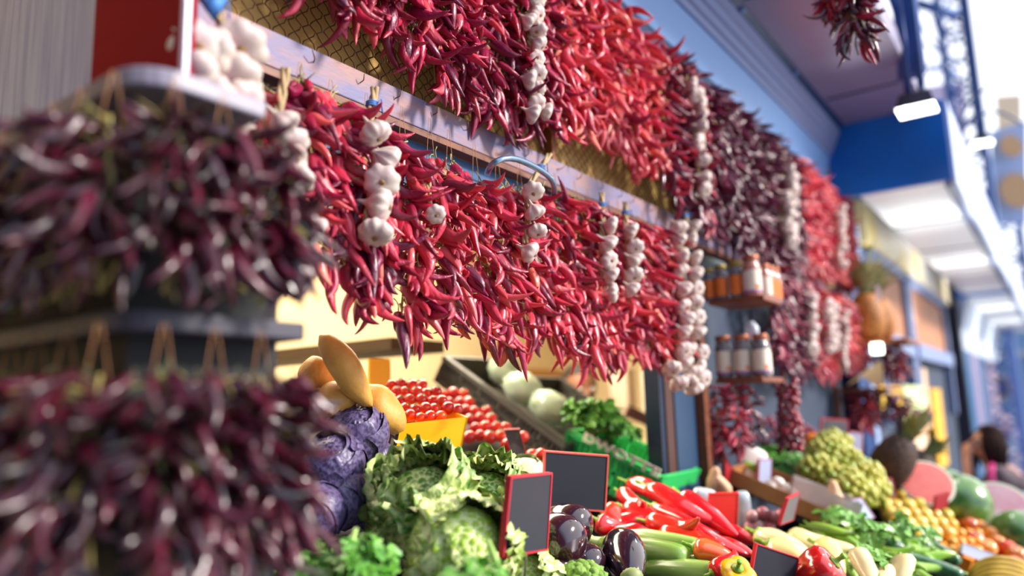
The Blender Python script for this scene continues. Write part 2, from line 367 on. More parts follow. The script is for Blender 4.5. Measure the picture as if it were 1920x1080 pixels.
SD = [stem_mesh('stem', .0085, .020, i, green_stem) for i in range(3)]
LOW = {k_: [chili_mesh('chili_far_' + k_, L_, r_, b_, i + 3, CV[k_], seg=6, n=13) for i, (L_, r_, b_) in enumerate(((.085, .0105, .4), (.092, .0112, .6), (.078, .0120, -.3), (.072, .0110, .8)))] for k_ in CV}
CHN = 0
def chili_string(loc, height, n, pal, label, group, spread=(18, 72), front=0.0, rfac=1.0, stems=True, low=False, top_z=None, face=0.0, full=False, tuft=.5, sc=1.0, cluster=None):
    """loc: hanging point; peppers from loc.z - top gap down to loc.z - height. face: rotation of the outward side about z"""
    global CHN
    t = thing('chili_string', label, 'chilli string', loc, None, group)
    gap = .03 if top_z is None else top_z
    tw = MB(); pz = [(random.uniform(-.004, .004), random.uniform(-.004, .004), -gap - (height * .9 - gap) * i / 8) for i in range(9)]
    tw.tube(pz, .0022 if not low else .003, 5)
    if not low:
        for i in range(26):      # dry fibres and loose stalks along the cord
            z = -gap - (height - gap) * random.random() * .9; a = face + random.uniform(-1.4, 1.4); r_ = random.uniform(.02, .055)
            tw.tube([(0, 0, z), (cos(a) * r_ * .6, sin(a) * r_ * .6, z + .008), (cos(a) * r_, sin(a) * r_, z + random.uniform(-.01, .015))], .0010, 4)
    tw.build('twine', stem_m if not low else twine_m, t, True)
    MB().tube([(0, -.002, 0), (.004, -.014, -gap - .02)], .0007, 4).tube([(0, .002, 0), (.004, .012, -gap - .02)], .0007, 4).build('thread', twine_m, t, True)
    ms = (LOW if low else CM)
    for i in range(n):
        u = (i + random.random()) / n
        z = -gap - (height - gap - .055) * u
        a = random.uniform(-pi, pi) if full else random.gauss(0, .95)
        a = max(-1.9, min(1.9, a)) if not full else a
        th = R(random.uniform(*spread)) * (1.0 - .45 * u)
        if u > .9: th = R(random.uniform(5, 30))
        d = V((sin(th) * cos(a + face), sin(th) * sin(a + face), -cos(th)))
        r0 = random.uniform(.004, .026) * rfac
        pal_ = pal if isinstance(pal, str) else random.choice(pal)
        me = random.choice(ms[pal_]); s_ = sc * random.uniform(.72, 1.12)
        Mx = basis(-d, (random.gauss(0, 1), random.gauss(0, 1), random.gauss(0, 1)))
        p = V((cos(a + face) * r0, sin(a + face) * r0, z))
        o = put('chili_pepper', me, t, p, Mx, s_); CHN += 1
        if stems: put('stem', random.choice(SM if pal_ != 'dark' else SD), o)
    return t
def garlic_bulb_mesh(name, seed, lobes=9, roots=True):
    rnd = random.Random(seed); mb = MB()
    prof = [(.0008, .040), (.0028, .034), (.0038, .027), (.0065, .021), (.013, .0165), (.023, .0085), (.0285, .0), (.0292, -.005), (.0265, -.0115), (.0185, -.0160), (.0085, -.0168), (.003, -.0145)]
    mb.lathe(prof, 40, lobes, .15); 
    for i in range(len(mb.v)):
        p = V(mb.v[i]); k = noise.noise(p * 40 + V((seed, 0, 0))); mb.v[i] = tuple(p * (1 + .07 * k)); 
    r = MB(); r.k = 0
    for q in range(26):
        a = rnd.uniform(0, 6.28); rr = rnd.uniform(0, .006); r.tube([(rr * cos(a) * .5, rr * sin(a) * .5, -.0145), (rr * cos(a) * .9, rr * sin(a) * .9, -.0168 - rnd.uniform(.001, .003))], .0007, 3)
    r.lathe([(.0040, -.0150), (.0046, -.0168), (.002, -.0172)], 10)
    return mb, r
garlic_m = mat('garlic_skin', 'c9b8ac', .5, color2='b4929c', noise_scale=30, noise_mix=.62, stretch=(1, 1, .25), sss=.25, bump=.2, bump_scale=50)
root_m = mat('garlic_roots', '9c7a4c', .9); straw_m = mat('braid_straw', 'b39a72', .8, color2='8c7450', noise_scale=60, stretch=(1, 1, .2))
blue_tie = mat('blue_twine', '3f7cc0', .6)
GB = []
for i in range(4):
    a_, b_ = garlic_bulb_mesh('bulb', i, 7 + i); GB.append((a_.mesh('garlic_bulb', garlic_m), b_.mesh('garlic_root', root_m)))
def garlic_braid(bulbs, label, loc, size=.055, stem_top=.10, group=None, rootdir=(.75, .25, -.6), tie=True, seed=1):
    """bulbs: list of world points; loc: world hanging point"""
    rnd = random.Random(seed); t = thing('garlic_braid', label, 'garlic braid', loc, None, group); L0 = V(loc)
    c = [sum(((V(b) - L0) for b in bulbs), V()) / len(bulbs)]
    zs = sorted(bulbs, key=lambda b: -b[2]); mb = MB(); axis = [V((0, 0, 0))] + [(V(b) - L0) + V((-.018, 0, .01)) for b in zs]
    for k in range(3):
        pts = []
        for i in range(len(axis) - 1):
            for q in range(4):
                u = q / 4; p = axis[i].lerp(axis[i + 1], u); ph = (i * 4 + q) * 1.3 + k * 2.09; pts.append(p + V((cos(ph), sin(ph), 0)) * .0045)
        mb.tube(pts, .0038, 6)
    mb.build('stem_braid', straw_m, t, True)
    if tie:
        q = axis[0].lerp(axis[1], .45); tb = MB()
        for k in range(3): tb.tube([q + V((cos(a) * .0095, sin(a) * .0095, k * .0032)) for a in [x * pi / 5 for x in range(11)]], .0015, 5)
        tb.tube([q + V((.008, 0, 0)), q + V((.014, .008, .012)), q + V((.012, .012, -.012))], .0014, 4)
        tb.build('tie', blue_tie, t, True)
    for b in bulbs:
        rd = V(rootdir) + V((rnd.uniform(-.55, .55), rnd.uniform(-.9, .7), rnd.uniform(-.6, .5)))
        me, rt = GB[rnd.randrange(4)]; o = put('garlic_bulb', me, t, V(b) - L0 + V((rnd.uniform(-.003, .003), rnd.uniform(-.005, .005), 0)), basis(-rd, (rnd.random(), rnd.random(), 0)), size / .054 * rnd.uniform(.92, 1.08))
        put('root', rt, o)
    return t

XC = .035                                     # plane in which the wall strings hang
def yof(px, X=XC): return PX(px, 600, X).y
# --- lower row, in focus
px = 470.0; k = 0; ys = []
y = yof(470)
lower_bot = [(470, .20), (560, .17), (620, .165), (660, .12), (720, .11), (760, .035), (800, .10), (860, .09), (910, .055), (990, .09), (1060, .04), (1120, .05), (1180, .07), (1290, .08)]
def interp(tab, x):
    for (a, b), (c, d) in zip(tab, tab[1:]):
        if a <= x <= c: return b + (d - b) * (x - a) / (c - a)
    return tab[0][1] if x < tab[0][0] else tab[-1][1]
def pxof(X, Y, Z):
    d = V((X, Y, Z)) - EYE; return 960 + F * d.dot(RT) / d.dot(FW), 540 - F * d.dot(UP) / d.dot(FW)
lower_top = [(470, .43), (560, .47), (640, .46), (700, .43), (760, .41), (850, .42), (900, .41), (1000, .43), (1100, .45), (1290, .45)]
n_low = 0
yend = yof(1276)
while y < yend:
    x_, _ = pxof(XC, y, E + .3); tp = HH(interp(lower_top, x_), XC); bt = HH(interp(lower_bot, x_), XC) + random.uniform(-.02, .02)
    where = 'left of the five-bulb garlic braid' if x_ < 705 else ('between five-bulb garlic and bent metal bar' if x_ < 960 else ('right of the bent metal bar' if x_ < 1140 else 'left of the big garlic braid'))
    n_low += 1
    hang = .545; h = hang - bt
    chili_string((XC + random.uniform(-.006, .01), y, E + hang), h, int(82 * (tp - bt) / .40), ['red', 'red', 'crim', 'fresh'] if x_ > 720 else ['red', 'crim', 'fresh', 'crim'],
                 '%s red chilli string of the lower rail, %s' % (ORD[n_low - 1], where), 'chilli strings on the lower rail', top_z=hang - tp, spread=(22, 80), rfac=1.35)
    y += random.uniform(.070, .080)
# --- upper row
y = .60; n_up = 0
up_bot = [(400, .66), (520, .60), (600, .58), (700, .56), (760, .55), (800, .51), (900, .52), (960, .52), (1010, .55), (1100, .58), (1160, .60), (1230, .55), (1280, .52), (1330, .48), (1400, .47), (1480, .46), (1490, .52), (1600, .53)]
while y < 4.5:
    x_, _ = pxof(.03, y, E + .7); bt = HH(interp(up_bot, x_), .03) + random.uniform(-.025, .02); n_up += 1; tp = 1.09
    if x_ < 1035: pal = ['crim', 'crim', 'red']; wh = 'before the tall garlic braid'; lo = False
    elif x_ < 1230: pal = ['fresh', 'fresh', 'red', 'fresh']; wh = 'after the tall garlic braid'; lo = False
    elif x_ < 1300: pal = ['red', 'purple', 'crim']; wh = 'by the second garlic braid'; lo = True
    elif x_ < 1478: pal = 'purple'; wh = 'in the dark purple stretch'; lo = True
    else: pal = ['fresh', 'fresh', 'red']; wh = 'in the bright red stretch at the far end'; lo = True
    xo = .03 if x_ < 1230 else .05
    n = int((84 if not lo else 72) * (tp - bt) / .46)
    chili_string((xo, y, E + 1.125), 1.125 - bt, n, pal, '%s chilli string of the upper row, %s' % (ORD[n_up - 1], wh),
                 'chilli strings on the upper row', top_z=.03, stems=not lo, low=lo, rfac=1.3, spread=(25, 82))
    y += random.uniform(.072, .082) if not lo else .088
# --- far lower row beyond the jar shelves
y = 2.95; n_f = 0
fl_bot = [(1380, .10), (1400, .10), (1480, .03), (1540, .08), (1600, .12)]
while y < 4.5:
    x_, _ = pxof(.06, y, E + .3); bt = HH(interp(fl_bot, x_), .06) + random.uniform(-.02, .03); n_f += 1
    chili_string((.06, y, E + .54), .54 - bt, 50, ['purple', 'crim'] if x_ < 1500 else ['red', 'fresh'], '%s string from the left of the purple-red chilli strings behind the jar shelves' % ORD[n_f - 1], 'chilli strings behind the jar shelves', top_z=.02, stems=False, low=True, rfac=1.5)
    y += .095
# --- near corner stand with two tiers
PXX = .28; PYY = PX(250, 300, PXX).y; PYE = PX(590, 400, PXX).y - .03
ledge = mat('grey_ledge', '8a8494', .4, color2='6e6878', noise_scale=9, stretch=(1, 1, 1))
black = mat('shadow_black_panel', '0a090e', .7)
zt = E + PX(330, 165, PXX).z - E; zm = PX(330, 622, PXX).z
t = thing('display_stand', 'dark corner stand with two grey ledges carrying the nearest dark chilli strings', 'display stand', (PXX, PYY, 0))
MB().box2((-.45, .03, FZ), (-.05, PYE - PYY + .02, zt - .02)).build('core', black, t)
def ledge_part(z, name, ye):
    mb = MB(); r = .05; pts = []
    o = [V((-.55, 0, z)), V((-r, 0, z))] + [V((-r + r * sin(a), r - r * cos(a), z)) for a in [pi / 2 * i / 6 for i in range(1, 7)]] + [V((0, ye - PYY, z)), V((-.55, ye - PYY, z))]
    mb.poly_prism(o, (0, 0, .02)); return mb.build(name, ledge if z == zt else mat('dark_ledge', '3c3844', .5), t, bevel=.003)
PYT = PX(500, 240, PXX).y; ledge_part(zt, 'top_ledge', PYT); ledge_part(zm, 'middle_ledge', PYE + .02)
i = 0
for tier, (ztop, hh) in enumerate(((zt + .005, zt - zm - .005), (zm + .005, .27))):
    nm = 'upper' if tier == 0 else 'lower'
    yy = PYY + .03; k = 0
    while yy < (PYT if tier == 0 else PYE):
        k += 1
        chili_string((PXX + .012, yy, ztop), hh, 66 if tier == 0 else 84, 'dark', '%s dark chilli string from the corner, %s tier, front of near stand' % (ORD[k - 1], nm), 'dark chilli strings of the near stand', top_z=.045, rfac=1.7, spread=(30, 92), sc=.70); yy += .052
    xx = PXX - .02; k = 0
    while xx > -.12:
        k += 1
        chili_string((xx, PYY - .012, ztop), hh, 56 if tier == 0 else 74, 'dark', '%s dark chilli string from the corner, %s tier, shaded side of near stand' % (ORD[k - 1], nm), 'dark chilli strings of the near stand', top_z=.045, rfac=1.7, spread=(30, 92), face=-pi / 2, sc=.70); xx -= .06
# --- garlic
def gb(pts, label, X=.10, size=.055, top=None, seed=1, **kw):
    w_ = [PX(a, b, X) for a, b in pts]; tp = PX(top[0], top[1], X - .05) if top else w_[0] + V((-.02, 0, .06))
    return garlic_braid(w_, label, tp, size, seed=seed, **kw)
gb([(705, 250), (720, 300), (714, 341), (710, 384), (700, 433)], 'single column of five garlic bulbs, sharply seen over the lower chillies', X=.11, size=.050, top=(703, 165), seed=3)
gb([(1003, 358), (1002, 398), (1005, 432), (995, 473)], 'garlic braid of four white bulbs just below the bent metal bar', X=.12, size=.040, top=(1030, 290), seed=4)
gb([(1143, 423), (1141, 458), (1141, 488), (1144, 516), (1149, 549)], 'left garlic braid of the pair near the right end of the lower rail', X=.12, size=.046, top=(1128, 362), seed=5)
gb([(1186, 434), (1190, 463), (1188, 490), (1190, 515), (1185, 543)], 'right garlic braid of the pair near the right end of the lower rail', X=.12, size=.044, top=(1172, 380), seed=6)
gb([(818, 402)], 'single small garlic bulb poking out between chillies right of the five-bulb braid', X=.11, size=.034, seed=7, tie=False)
gb([(535, 232), (545, 268), (548, 300), (560, 332), (583, 432)], 'garlic braid partly hidden behind the near dark chillies', X=.13, size=.044, top=(536, 130), seed=8, tie=False)
big = []
for i in range(11):
    u = i / 10; y_ = 425 + 290 * u; x_ = 1283 + 18 * u
    for dx in ((-13, 12) if i % 2 else (-8, 16, )): big.append((x_ + dx + random.uniform(-3, 3), y_ + random.uniform(-5, 5)))
big += [(1262, 690), (1300, 700), (1282, 655), (1300, 728), (1275, 718)]
gb(big, 'thick double garlic braid hanging in front of the blue post', X=.11, size=.050, top=(1282, 395), seed=9)
gb([(1006, y_) for y_ in range(-30, 200, 28)] + [(996, 212), (1024, 209), (990, 40), (994, 150)], 'tall garlic braid among the upper chillies, two bulbs at its foot', X=.10, size=.040, top=(1006, -80), seed=10, tie=False)
gb([(1296, 160), (1304, 178), (1312, 198), (1313, 218), (1313, 238), (1311, 268), (1318, 300), (1320, 335), (1320, 356)], 'garlic braid between the light red and the purple upper chillies', X=.12, size=.052, top=(1290, 125), seed=11, tie=False)
gb([(1474 + random.uniform(-5, 8), 318 + i * 17) for i in range(9)] + [(1485, 335 + i * 24) for i in range(5)], 'distant garlic braid at the right edge of the purple chillies', X=.13, size=.058, top=(1470, 280), seed=12, tie=False)
gb([(1573 + random.uniform(-4, 5), 392 + i * 15) for i in range(8)], 'garlic braid near the end column on the upper row', X=.13, size=.062, top=(1571, 370), seed=13, tie=False)
gb([(1521, 560 + i * 19) for i in range(6)], 'lower far garlic braid, leftmost of the far cluster', X=.13, size=.062, top=(1519, 535), seed=14, tie=False)
gb([(1551 + random.uniform(-3, 3), 572 + i * 17) for i in range(6)] + [(1561, 580 + i * 17) for i in range(5)], 'lower far garlic braid with double bulbs in the middle of the far cluster', X=.13, size=.062, top=(1550, 545), seed=15, tie=False)
gb([(1582 + random.uniform(-3, 3), 590 + i * 16) for i in range(7)], 'lower far garlic braid, rightmost of the far cluster', X=.13, size=.064, top=(1580, 570), seed=16, tie=False)
# the big bulbs beside the red box
w_ = [PX(a, b, .16) for a, b in ((368, 92), (404, 100), (446, 84), (378, 140), (441, 140), (392, 186), (446, 190), (428, 226))]
garlic_braid(w_, 'cluster of large garlic bulbs beside the red box at top left', PX(382, -30, .13), .060, seed=20, rootdir=(.6, -.6, -.5))
print('CHILIS', CHN)
# ------------------------------------------------------------------ jar shelves
YS = PX(1327, 560, 0.012).y
def shelf(pxl, pyl, pxo, pyo, pxe, label, Y=None, th=.016, x0=.012):
    Yq = Y or YS; o = PY(pxo, pyo, Yq); l = PY(pxl, pyl, Yq); y1 = PX(pxe, pyo + 15, o.x).y
    tag(MB().box2((x0, Yq, o.z - th), (o.x, y1, o.z)).build('wall_shelf', shelf_wood, bevel=.002), label, 'shelf'); return o.x, o.z, y1
shelf_wood = mat('shelf_wood', '8c4a26', .45, color2='6e3418', noise_scale=14, stretch=(1, 6, 6))
sx1, sz1, sy1 = shelf(1327, 563, 1432, 552, 1466, 'upper brown shelf carrying jars with orange labels')
sx2, sz2, sy2 = shelf(1327, 706, 1430, 706, 1470, 'lower brown shelf carrying jars with cream labels', Y=YS + .02)
glass = mat('jar_glass', 'ffffff', .05, trans=0.0, alpha=.16, coat=1.0)
cont_o = mat('amber_preserve', 'b04c1c', .25, coat=.6); cont_d = mat('dark_preserve', '36101c', .2, coat=.8)
lid_g = mat('gold_lid', 'b89a3c', .3, .6); lid_c = mat('copper_lid', 'b86e4c', .35, .5)
lab_o = mat('orange_label', 'ee7a24', .5); lab_w = mat('cream_label', 'f0e2cc', .55); lab_f = mat('label_fruit', 'e8853a', .5); lab_p = mat('label_stripe', 'b070a8', .5)
FACE = atan2(EYE.y - YS, EYE.x - .15)
def jar(loc, r, h, content, lid, label_m, label, group, fruit=False, lf=(.10, .62)):
    t = thing('preserve_jar', label, 'jar', loc, (0, 0, FACE), group)
    pr = [(.001, 0), (r * .93, 0), (r, h * .04), (r, h * .70), (r * .93, h * .78), (r * .80, h * .83), (r * .80, h * .88)]
    g = MB(); g.lathe([(a * .96, max(z * .985, .001)) for a, z in pr], 20).build('preserve', content, t, True)
    MB().lathe([(a + .0008, z) for a, z in pr], 20).build('glass', glass, t, True)
    MB().lathe([(.001, h), (r * .84, h), (r * .87, h * .985), (r * .87, h * .89), (r * .82, h * .875)][::-1], 24).build('lid', lid, t, True)
    lb = MB(); a0, a1 = h * lf[0], h * lf[1]; n = 14; rr = r + .0016
    vs = []; 
    for i in range(n + 1):
        a = -1.25 + 2.5 * i / n; vs += [(rr * cos(a), rr * sin(a), a0), (rr * cos(a), rr * sin(a), a1 + (.004 * i / n if fruit else 0))]
    lb.add(vs, [[2 * i, 2 * i + 2, 2 * i + 3, 2 * i + 1] for i in range(n)]).build('label', label_m, t, True)
    if fruit:
        q = MB(); rr += .0006
        def patch(c_, z_, w_, h_, N=12): 
            q.add([((rr) * cos(c_ + w_ * cos(s) / rr), rr * sin(c_ + w_ * cos(s) / rr), z_ + h_ * sin(s)) for s in [2 * pi * i / N for i in range(N)]], [list(range(N))])
        patch(.45, a0 + h * .13, .008, .0065); patch(.72, a0 + h * .11, .006, .005)
        q.build('label_picture', lab_f, t, True)
        s = MB(); vs = []
        for i in range(n + 1):
            a = -1.25 + 2.5 * i / n; vs += [(rr * cos(a), rr * sin(a), a0), (rr * cos(a), rr * sin(a), a0 + h * .05)]
        s.add(vs, [[2 * i, 2 * i + 2, 2 * i + 3, 2 * i + 1] for i in range(n)]).build('label_stripe', lab_p, t, True)
    return t
def onshelf(px, z, Y): 
    r = ray(px, 600); k = Y / r.y; return V((EYE.x + r.x * k, Y, z))
pxsz = F / ((YS + .05) * 1.0) 
def jr(px, wpx, hpx, z, Y, *a, **k):
    p = onshelf(px, z, Y); dep = (p - EYE).dot(FW); return jar(p, wpx / 2 * dep / F, hpx * dep / F, *a, **k)
g1_ = 'jars on the upper shelf'; g2_ = 'jars on the lower shelf'
jr(1334, 22, 62, sz1 + .0005, YS + .035, cont_d, lid_g, lab_o, 'small jar with orange label at the wall end of the upper shelf', g1_)
jr(1357, 25, 66, sz1 + .0005, YS + .035, cont_d, lid_g, lab_o, 'orange-labelled jar second from the wall on the upper shelf', g1_)
jr(1386, 26, 70, sz1 + .0005, YS + .035, cont_d, lid_g, lab_o, 'orange-labelled jar with yellow lid beside the tall cream-labelled jar', g1_)
jr(1416, 34, 78, sz1 + .0005, YS + .035, cont_o, lid_c, lab_w, 'largest amber jar with cream label at the outer corner of the upper shelf', g1_, fruit=True)
for i, dy in enumerate((.095, .15, .205)):
    p = V((sx1 - .035, YS + .035 + dy, sz1 + .0005)); jar(p, .024, .12, cont_o, lid_c, lab_o if i else lab_w, '%s jar behind the tall amber jar on the upper shelf\'s outer edge' % ORD[i], g1_)
for i, px in enumerate((1352, 1387, 1422)):
    jr(px, 32, 80, sz2 + .0005, YS + .06, cont_d, lid_c, lab_w, ['dark jar with cream fruit label at the wall end of the lower shelf', 'dark jar with cream fruit label in the middle of the lower shelf', 'dark jar with cream fruit label at the outer corner of the lower shelf'][i], g2_, fruit=True)
jar(V((sx2 - .035, YS + .06 + .085, sz2 + .0005)), .028, .135, cont_d, lid_c, lab_w, 'cream-labelled jar tucked behind the outer corner jar of the lower shelf', g2_)
# little chilli garlands under the shelf
def garland(px, py0, py1, Y, pal, label, n=46, r=.018, full=True, sc=.62, sp=(70, 105)):
    a = PY(px, py0, Y); b = PY(px, py1, Y)
    return chili_string(a, a.z - b.z + .02, n, pal, label, 'small chilli garlands under the shelves', spread=sp, rfac=r / .02, stems=False, low=True, top_z=.015, full=True, sc=sc)
garland(1340, 712, 870, YS + .01, ['fresh', 'red'], 'small red chilli garland under the lower jar shelf beside the wooden post', n=60)
garland(1376, 712, 860, YS + .03, ['red', 'crim'], 'second small red chilli garland under the lower jar shelf', n=60)
garland(1403, 715, 835, YS + .15, ['dark', 'purple'], 'dark shiny chilli garland under the lower jar shelf', n=46)
def cherry_garland(px, py0, py1, Y, label, n=70):
    a = PY(px, py0, Y); b = PY(px, py1, Y); h = a.z - b.z
    t = thing('cherry_pepper_garland', label, 'chilli string', a); MB().tube([(0, 0, 0), (0, 0, -h)], .002, 5).build('twine', twine_m, t)
    for i in range(n):
        z = -.03 - (h - .04) * i / n; aa = i * 2.4; r = .030 + random.uniform(-.006, .006)
        put('cherry_pepper', CHP, t, (r * cos(aa), r * sin(aa), z), (random.random() * 3, random.random() * 3, 0), random.uniform(.85, 1.15))
CHP = MB().sphere((0, 0, 0), .0125, 12, 8, (1, 1, .92)).mesh('cherry_pepper', mat('cherry_pepper_skin', '7a1430', .15, var=['6a1030', '8c1830', 'b02438', '4a0c24'], coat=.8))
cherry_garland(1472, 700, 850, YS + .30, 'garland of round glossy dark red cherry peppers beyond the jar shelves')
tag(MB().box2(PX(1342, 468, -.058), PX(1374, 492, -.03)).build('small_lamp', mat('lamp_glow', 'ffffff', .5, emit='f4fff4', es=3)), 'small white lit lamp seen above the upper shelf jars', 'lamp')
pb = MB().sphere((0, 0, 0), .04, 14, 10, (.6, .5, 1.0), f=lambda q: q * (1 + .3 * noise.noise(q * 3)) * (1 - .45 * max(0, q.z))).build('plastic_bag', mat('plastic_film', 'dfe6f4', .15, alpha=.75, coat=.6), None, True)
pb.location = V((sx2 - .05, YS + .1, sz2 + .165)); tag(pb, 'crumpled pale plastic bag wedged above the lower shelf jars', 'plastic bag')
tag(MB().box2(PY(1300, 828, YS + .02), PY(1352, 905, YS + .025)).build('notice_paper', mat('grey_paper', 'b4b0c6', .6)), 'blank grey paper notice fixed under the small red garlands', 'notice')
# metal bar
t = MB(); pts = [PX(913, 330, .0), PX(914, 322, .10), PX(922, 306, .13), PX(942, 296, .14), PX(968, 296, .14), PX(1000, 311, .14), PX(1028, 328, .14), PX(1038, 342, .135), PX(1040, 356, .12), PX(1038, 372, .09), PX(1034, 380, .0)]
t.tube(pts, .0066, 12); o = t.build('bent_metal_bar', mat('grey_metal', '7d93a8', .25, .7), None, True)
sb = o.modifiers.new('s', 'SUBSURF'); sb.levels = sb.render_levels = 1
tag(o, 'bent grey metal tube handle sticking out over the lower chilli strings', 'handle bar')
# left corner: red box and grey panel
Yr = PYY + .10; a = PY(172, 100, Yr); b = PY(338, 100, Yr); zb = zt + .0205
t = thing('red_box', 'tall glossy dark red box with bright red fringe at top left', 'box', (0, Yr, zb))
redm = mat('deep_red_plastic', '82001a', .5, coat=.0, spec=.08); redb = mat('bright_red_fringe', 'e0102c', .4)
MB().box2((a.x, 0, .025), (b.x, .02, .75)).build('body', redm, t, bevel=.002)
fr = MB(); n = 16
for i in range(n):
    x = a.x + (b.x - a.x) * (i + .5) / n; fr.tube([(x, -.004, .034), (x, -.004, .0)], (b.x - a.x) / n * .48, 8)
fr.box2((a.x, .01, .0), (b.x, .02, .03)).build('fringe', redb, t, True)
MB().box2((b.x, -.002, 0), (b.x + .010, .006, .75)).build('edge_trim', mat('pink_white_trim', 'c8b8d4', .3), t, bevel=.001)
a = PY(-140, 100, Yr + .10); b = PY(174, 100, Yr + .03)
tag(MB().box2((a.x - .4, Yr + .03, E - .3), (b.x, Yr + .05, E + .9)).build('metal_panel', mat('brushed_grey_panel', 'a8b4dc', .4, .1, color2='8c98c8', noise_scale=5, stretch=(20, 1, 1.0))), 'brushed blue-grey panel behind the red box', 'panel')
tag(MB().tube([PX(388, -6, .14), PX(398, 22, .15), PX(408, -8, .15)], .012, 8).build('blue_ribbon', blue_tie, None, True), 'blue ribbon knotted above the large garlic bulbs', 'ribbon')

# ------------------------------------------------------------------ the produce bench
dkp = mat('black_plastic', '1c1a20', .4); gry = mat('grey_plastic', '57544e', .45); bench_m = mat('bench_board', '2a2226', .6)
DZ = -.135
def strip(x0, x1, y0, y1, dz0, dz1):
    pts = [V((x0, y0, bench_z(x0) + dz0)), V((x1, y0, bench_z(x1) + dz0)), V((x1, y0, bench_z(x1) + dz1)), V((x0, y0, bench_z(x0) + dz1))]
    return MB().poly_prism(pts, (0, y1 - y0, 0))
t = thing('produce_bench', 'sloping dark bench that carries all crates of vegetables and fruit', 'bench', (0, 0, 0))
bb = strip(-1.15, .92, .72, 2.06, DZ - .03, DZ)
for x0_, x1_, y0_, y1_ in ((-1.15, -.115, 2.06, 2.70), (.035, .92, 2.06, 4.5)):
    q_ = strip(x0_, x1_, y0_, y1_, DZ - .03, DZ); bb.add(q_.v, q_.f)
bb.build('sloping_board', bench_m, t)
MB().box2((.88, .72, FZ), (.91, 4.5, bench_z(.9) - .17)).build('front_panel', navy, t)
MB().box2((-1.1, .72, FZ), (-1.06, 2.7, bench_z(-1.1) - .17)).build('back_panel', navy, t)
CG = 'black crates under the vegetables'
def crate(x0, x1, y0, y1, h, m_, label, group=None, dz=DZ, th=.012, slots=True, name='plastic_crate'):
    """open crate on the bench, tilted with it"""
    cx, cy = (x0 + x1) / 2, (y0 + y1) / 2; L_ = (x1 - x0) / cos(BT); W_ = y1 - y0
    t = thing(name, label, 'crate', (cx, cy, bench_z(cx) + dz + .002), (0, -BT, 0), group)
    MB().box2((-L_ / 2, -W_ / 2, 0), (L_ / 2, W_ / 2, .008)).build('base', m_, t)
    for s in (-1, 1):
        f = MB(); f.box((0, s * (W_ / 2 - th / 2), h - .008), (L_, th, .016)).box((0, s * (W_ / 2 - th / 2), .02), (L_, th, .024))
        n = max(4, int(L_ / .022)) if slots else 1
        if slots:
            for i in range(n + 1): f.box((-L_ / 2 + L_ * i / n, s * (W_ / 2 - th / 2), h / 2), (.008, th * .8, h - .02))
            f.box((0, s * (W_ / 2 - th * .9), h / 2), (L_, .002, h - .02))
        else: f.box((0, s * (W_ / 2 - th / 2), h / 2), (L_, th, h))
        f.build('side_wall', m_, t)
        f = MB(); hh = h * (1.12 if slots else 1); y_ = W_ / 2
        f.box((s * (L_ / 2 - th / 2), 0, h / 2), (th, W_, h))
        if slots: f.poly_prism([V((s * (L_ / 2 - th), y_ * q, h + e)) for q, e in ((-1, 0), (-.9, .03), (-.55, .035), (-.4, 0), (.4, 0), (.55, .035), (.9, .03), (1, 0))], (s * th, 0, 0))
        f.build('end_wall', m_, t)
    return t
k = 0
for r_, (x0, x1) in enumerate(((-.24, .10), (.115, .47), (.485, .86))):
    y = .80 if r_ < 2 else 1.5
    while y < (1.8 if r_ == 0 else 4.1):
        k += 1; nm = ['back row', 'middle row', 'front row'][r_]
        crate(x0, x1, y, y + .36, .085, dkp, '%s black crate along the %s of the bench, mostly buried under produce' % (ORD[k - 1], nm), CG); y += .375
# big crates behind the counter
def crate_seg(pa, pb, Y, h, w_, m_, label, text=None, rim=None, name='plastic_crate'):
    A = PY(pa[0], pa[1], Y); Bq = PY(pb[0], pb[1], Y); A.y = Bq.y = Y; u = (Bq - A); L_ = u.length; u.normalize(); n = V((-u.z, 0, u.x)); 
    if n.z < 0: n = -n
    Mx = Matrix((u, V((0, 1, 0)), n)).transposed()
    if Mx.determinant() < 0: Mx = Matrix((u, V((0, 1, 0)), n)).transposed()
    t = thing(name, label, 'crate', A - n * h, Mx)
    base = MB().box2((0, 0, 0), (L_, w_, .01)).build('base', m_, t)
    for s in (0, 1):
        f = MB(); y_ = .006 if s == 0 else w_ - .006
        f.box((L_ / 2, y_ - .004 * (1 - 2 * s), h - .008), (L_ + .012, .022, .016)).box((L_ / 2, y_, h * .5), (L_, .014, .01)).box((L_ / 2, y_, .01), (L_, .014, .02)).box((L_ / 2, y_ + .002, h / 2), (L_, .004, h))
        nn = int(L_ / .018)
        for i in range(nn + 1): f.box((L_ * i / nn, y_, h / 2), (.005 if i % 5 else .014, .014, h))
        f.build('side_wall', m_, t)
        MB().box((0 if s else L_, w_ / 2, h / 2), (.012, w_, h)).build('end_wall', m_, t)
    if text:
        tc_ = bpy.data.curves.new('lettering', 'FONT'); tc_.body = text; tc_.size = .056; tc_.extrude = .0015; tc_.offset = .0025; tc_.space_character = 1.15
        o = put('lettering', tc_, t, (.06, -.014, h - .006), (R(90), 0, 0)); o.data.materials.append(mat('white_letter', 'f0e6d4', .5)); o.scale = (L_ * .78 / .25, .8, 1)
        bpy.context.view_layer.update(); wd = max(o.dimensions.x, .01) / o.scale[0]; me = bpy.data.meshes.new_from_object(o.evaluated_get(bpy.context.evaluated_depsgraph_get())); o2 = put('lettering', me, t, o.location, (R(90), 0, 0), (L_ * .80 / wd, .62, 1)); bpy.data.objects.remove(o)
    return t
crate_seg((836, 668), (1060, 832), 2.0, .10, .30, gry, 'big grey-black crate tilted behind the tomatoes')
crate_seg((985, 706), (1092, 784), 2.42, .10, .26, gry, 'grey-black crate holding the plastic-wrapped greens')
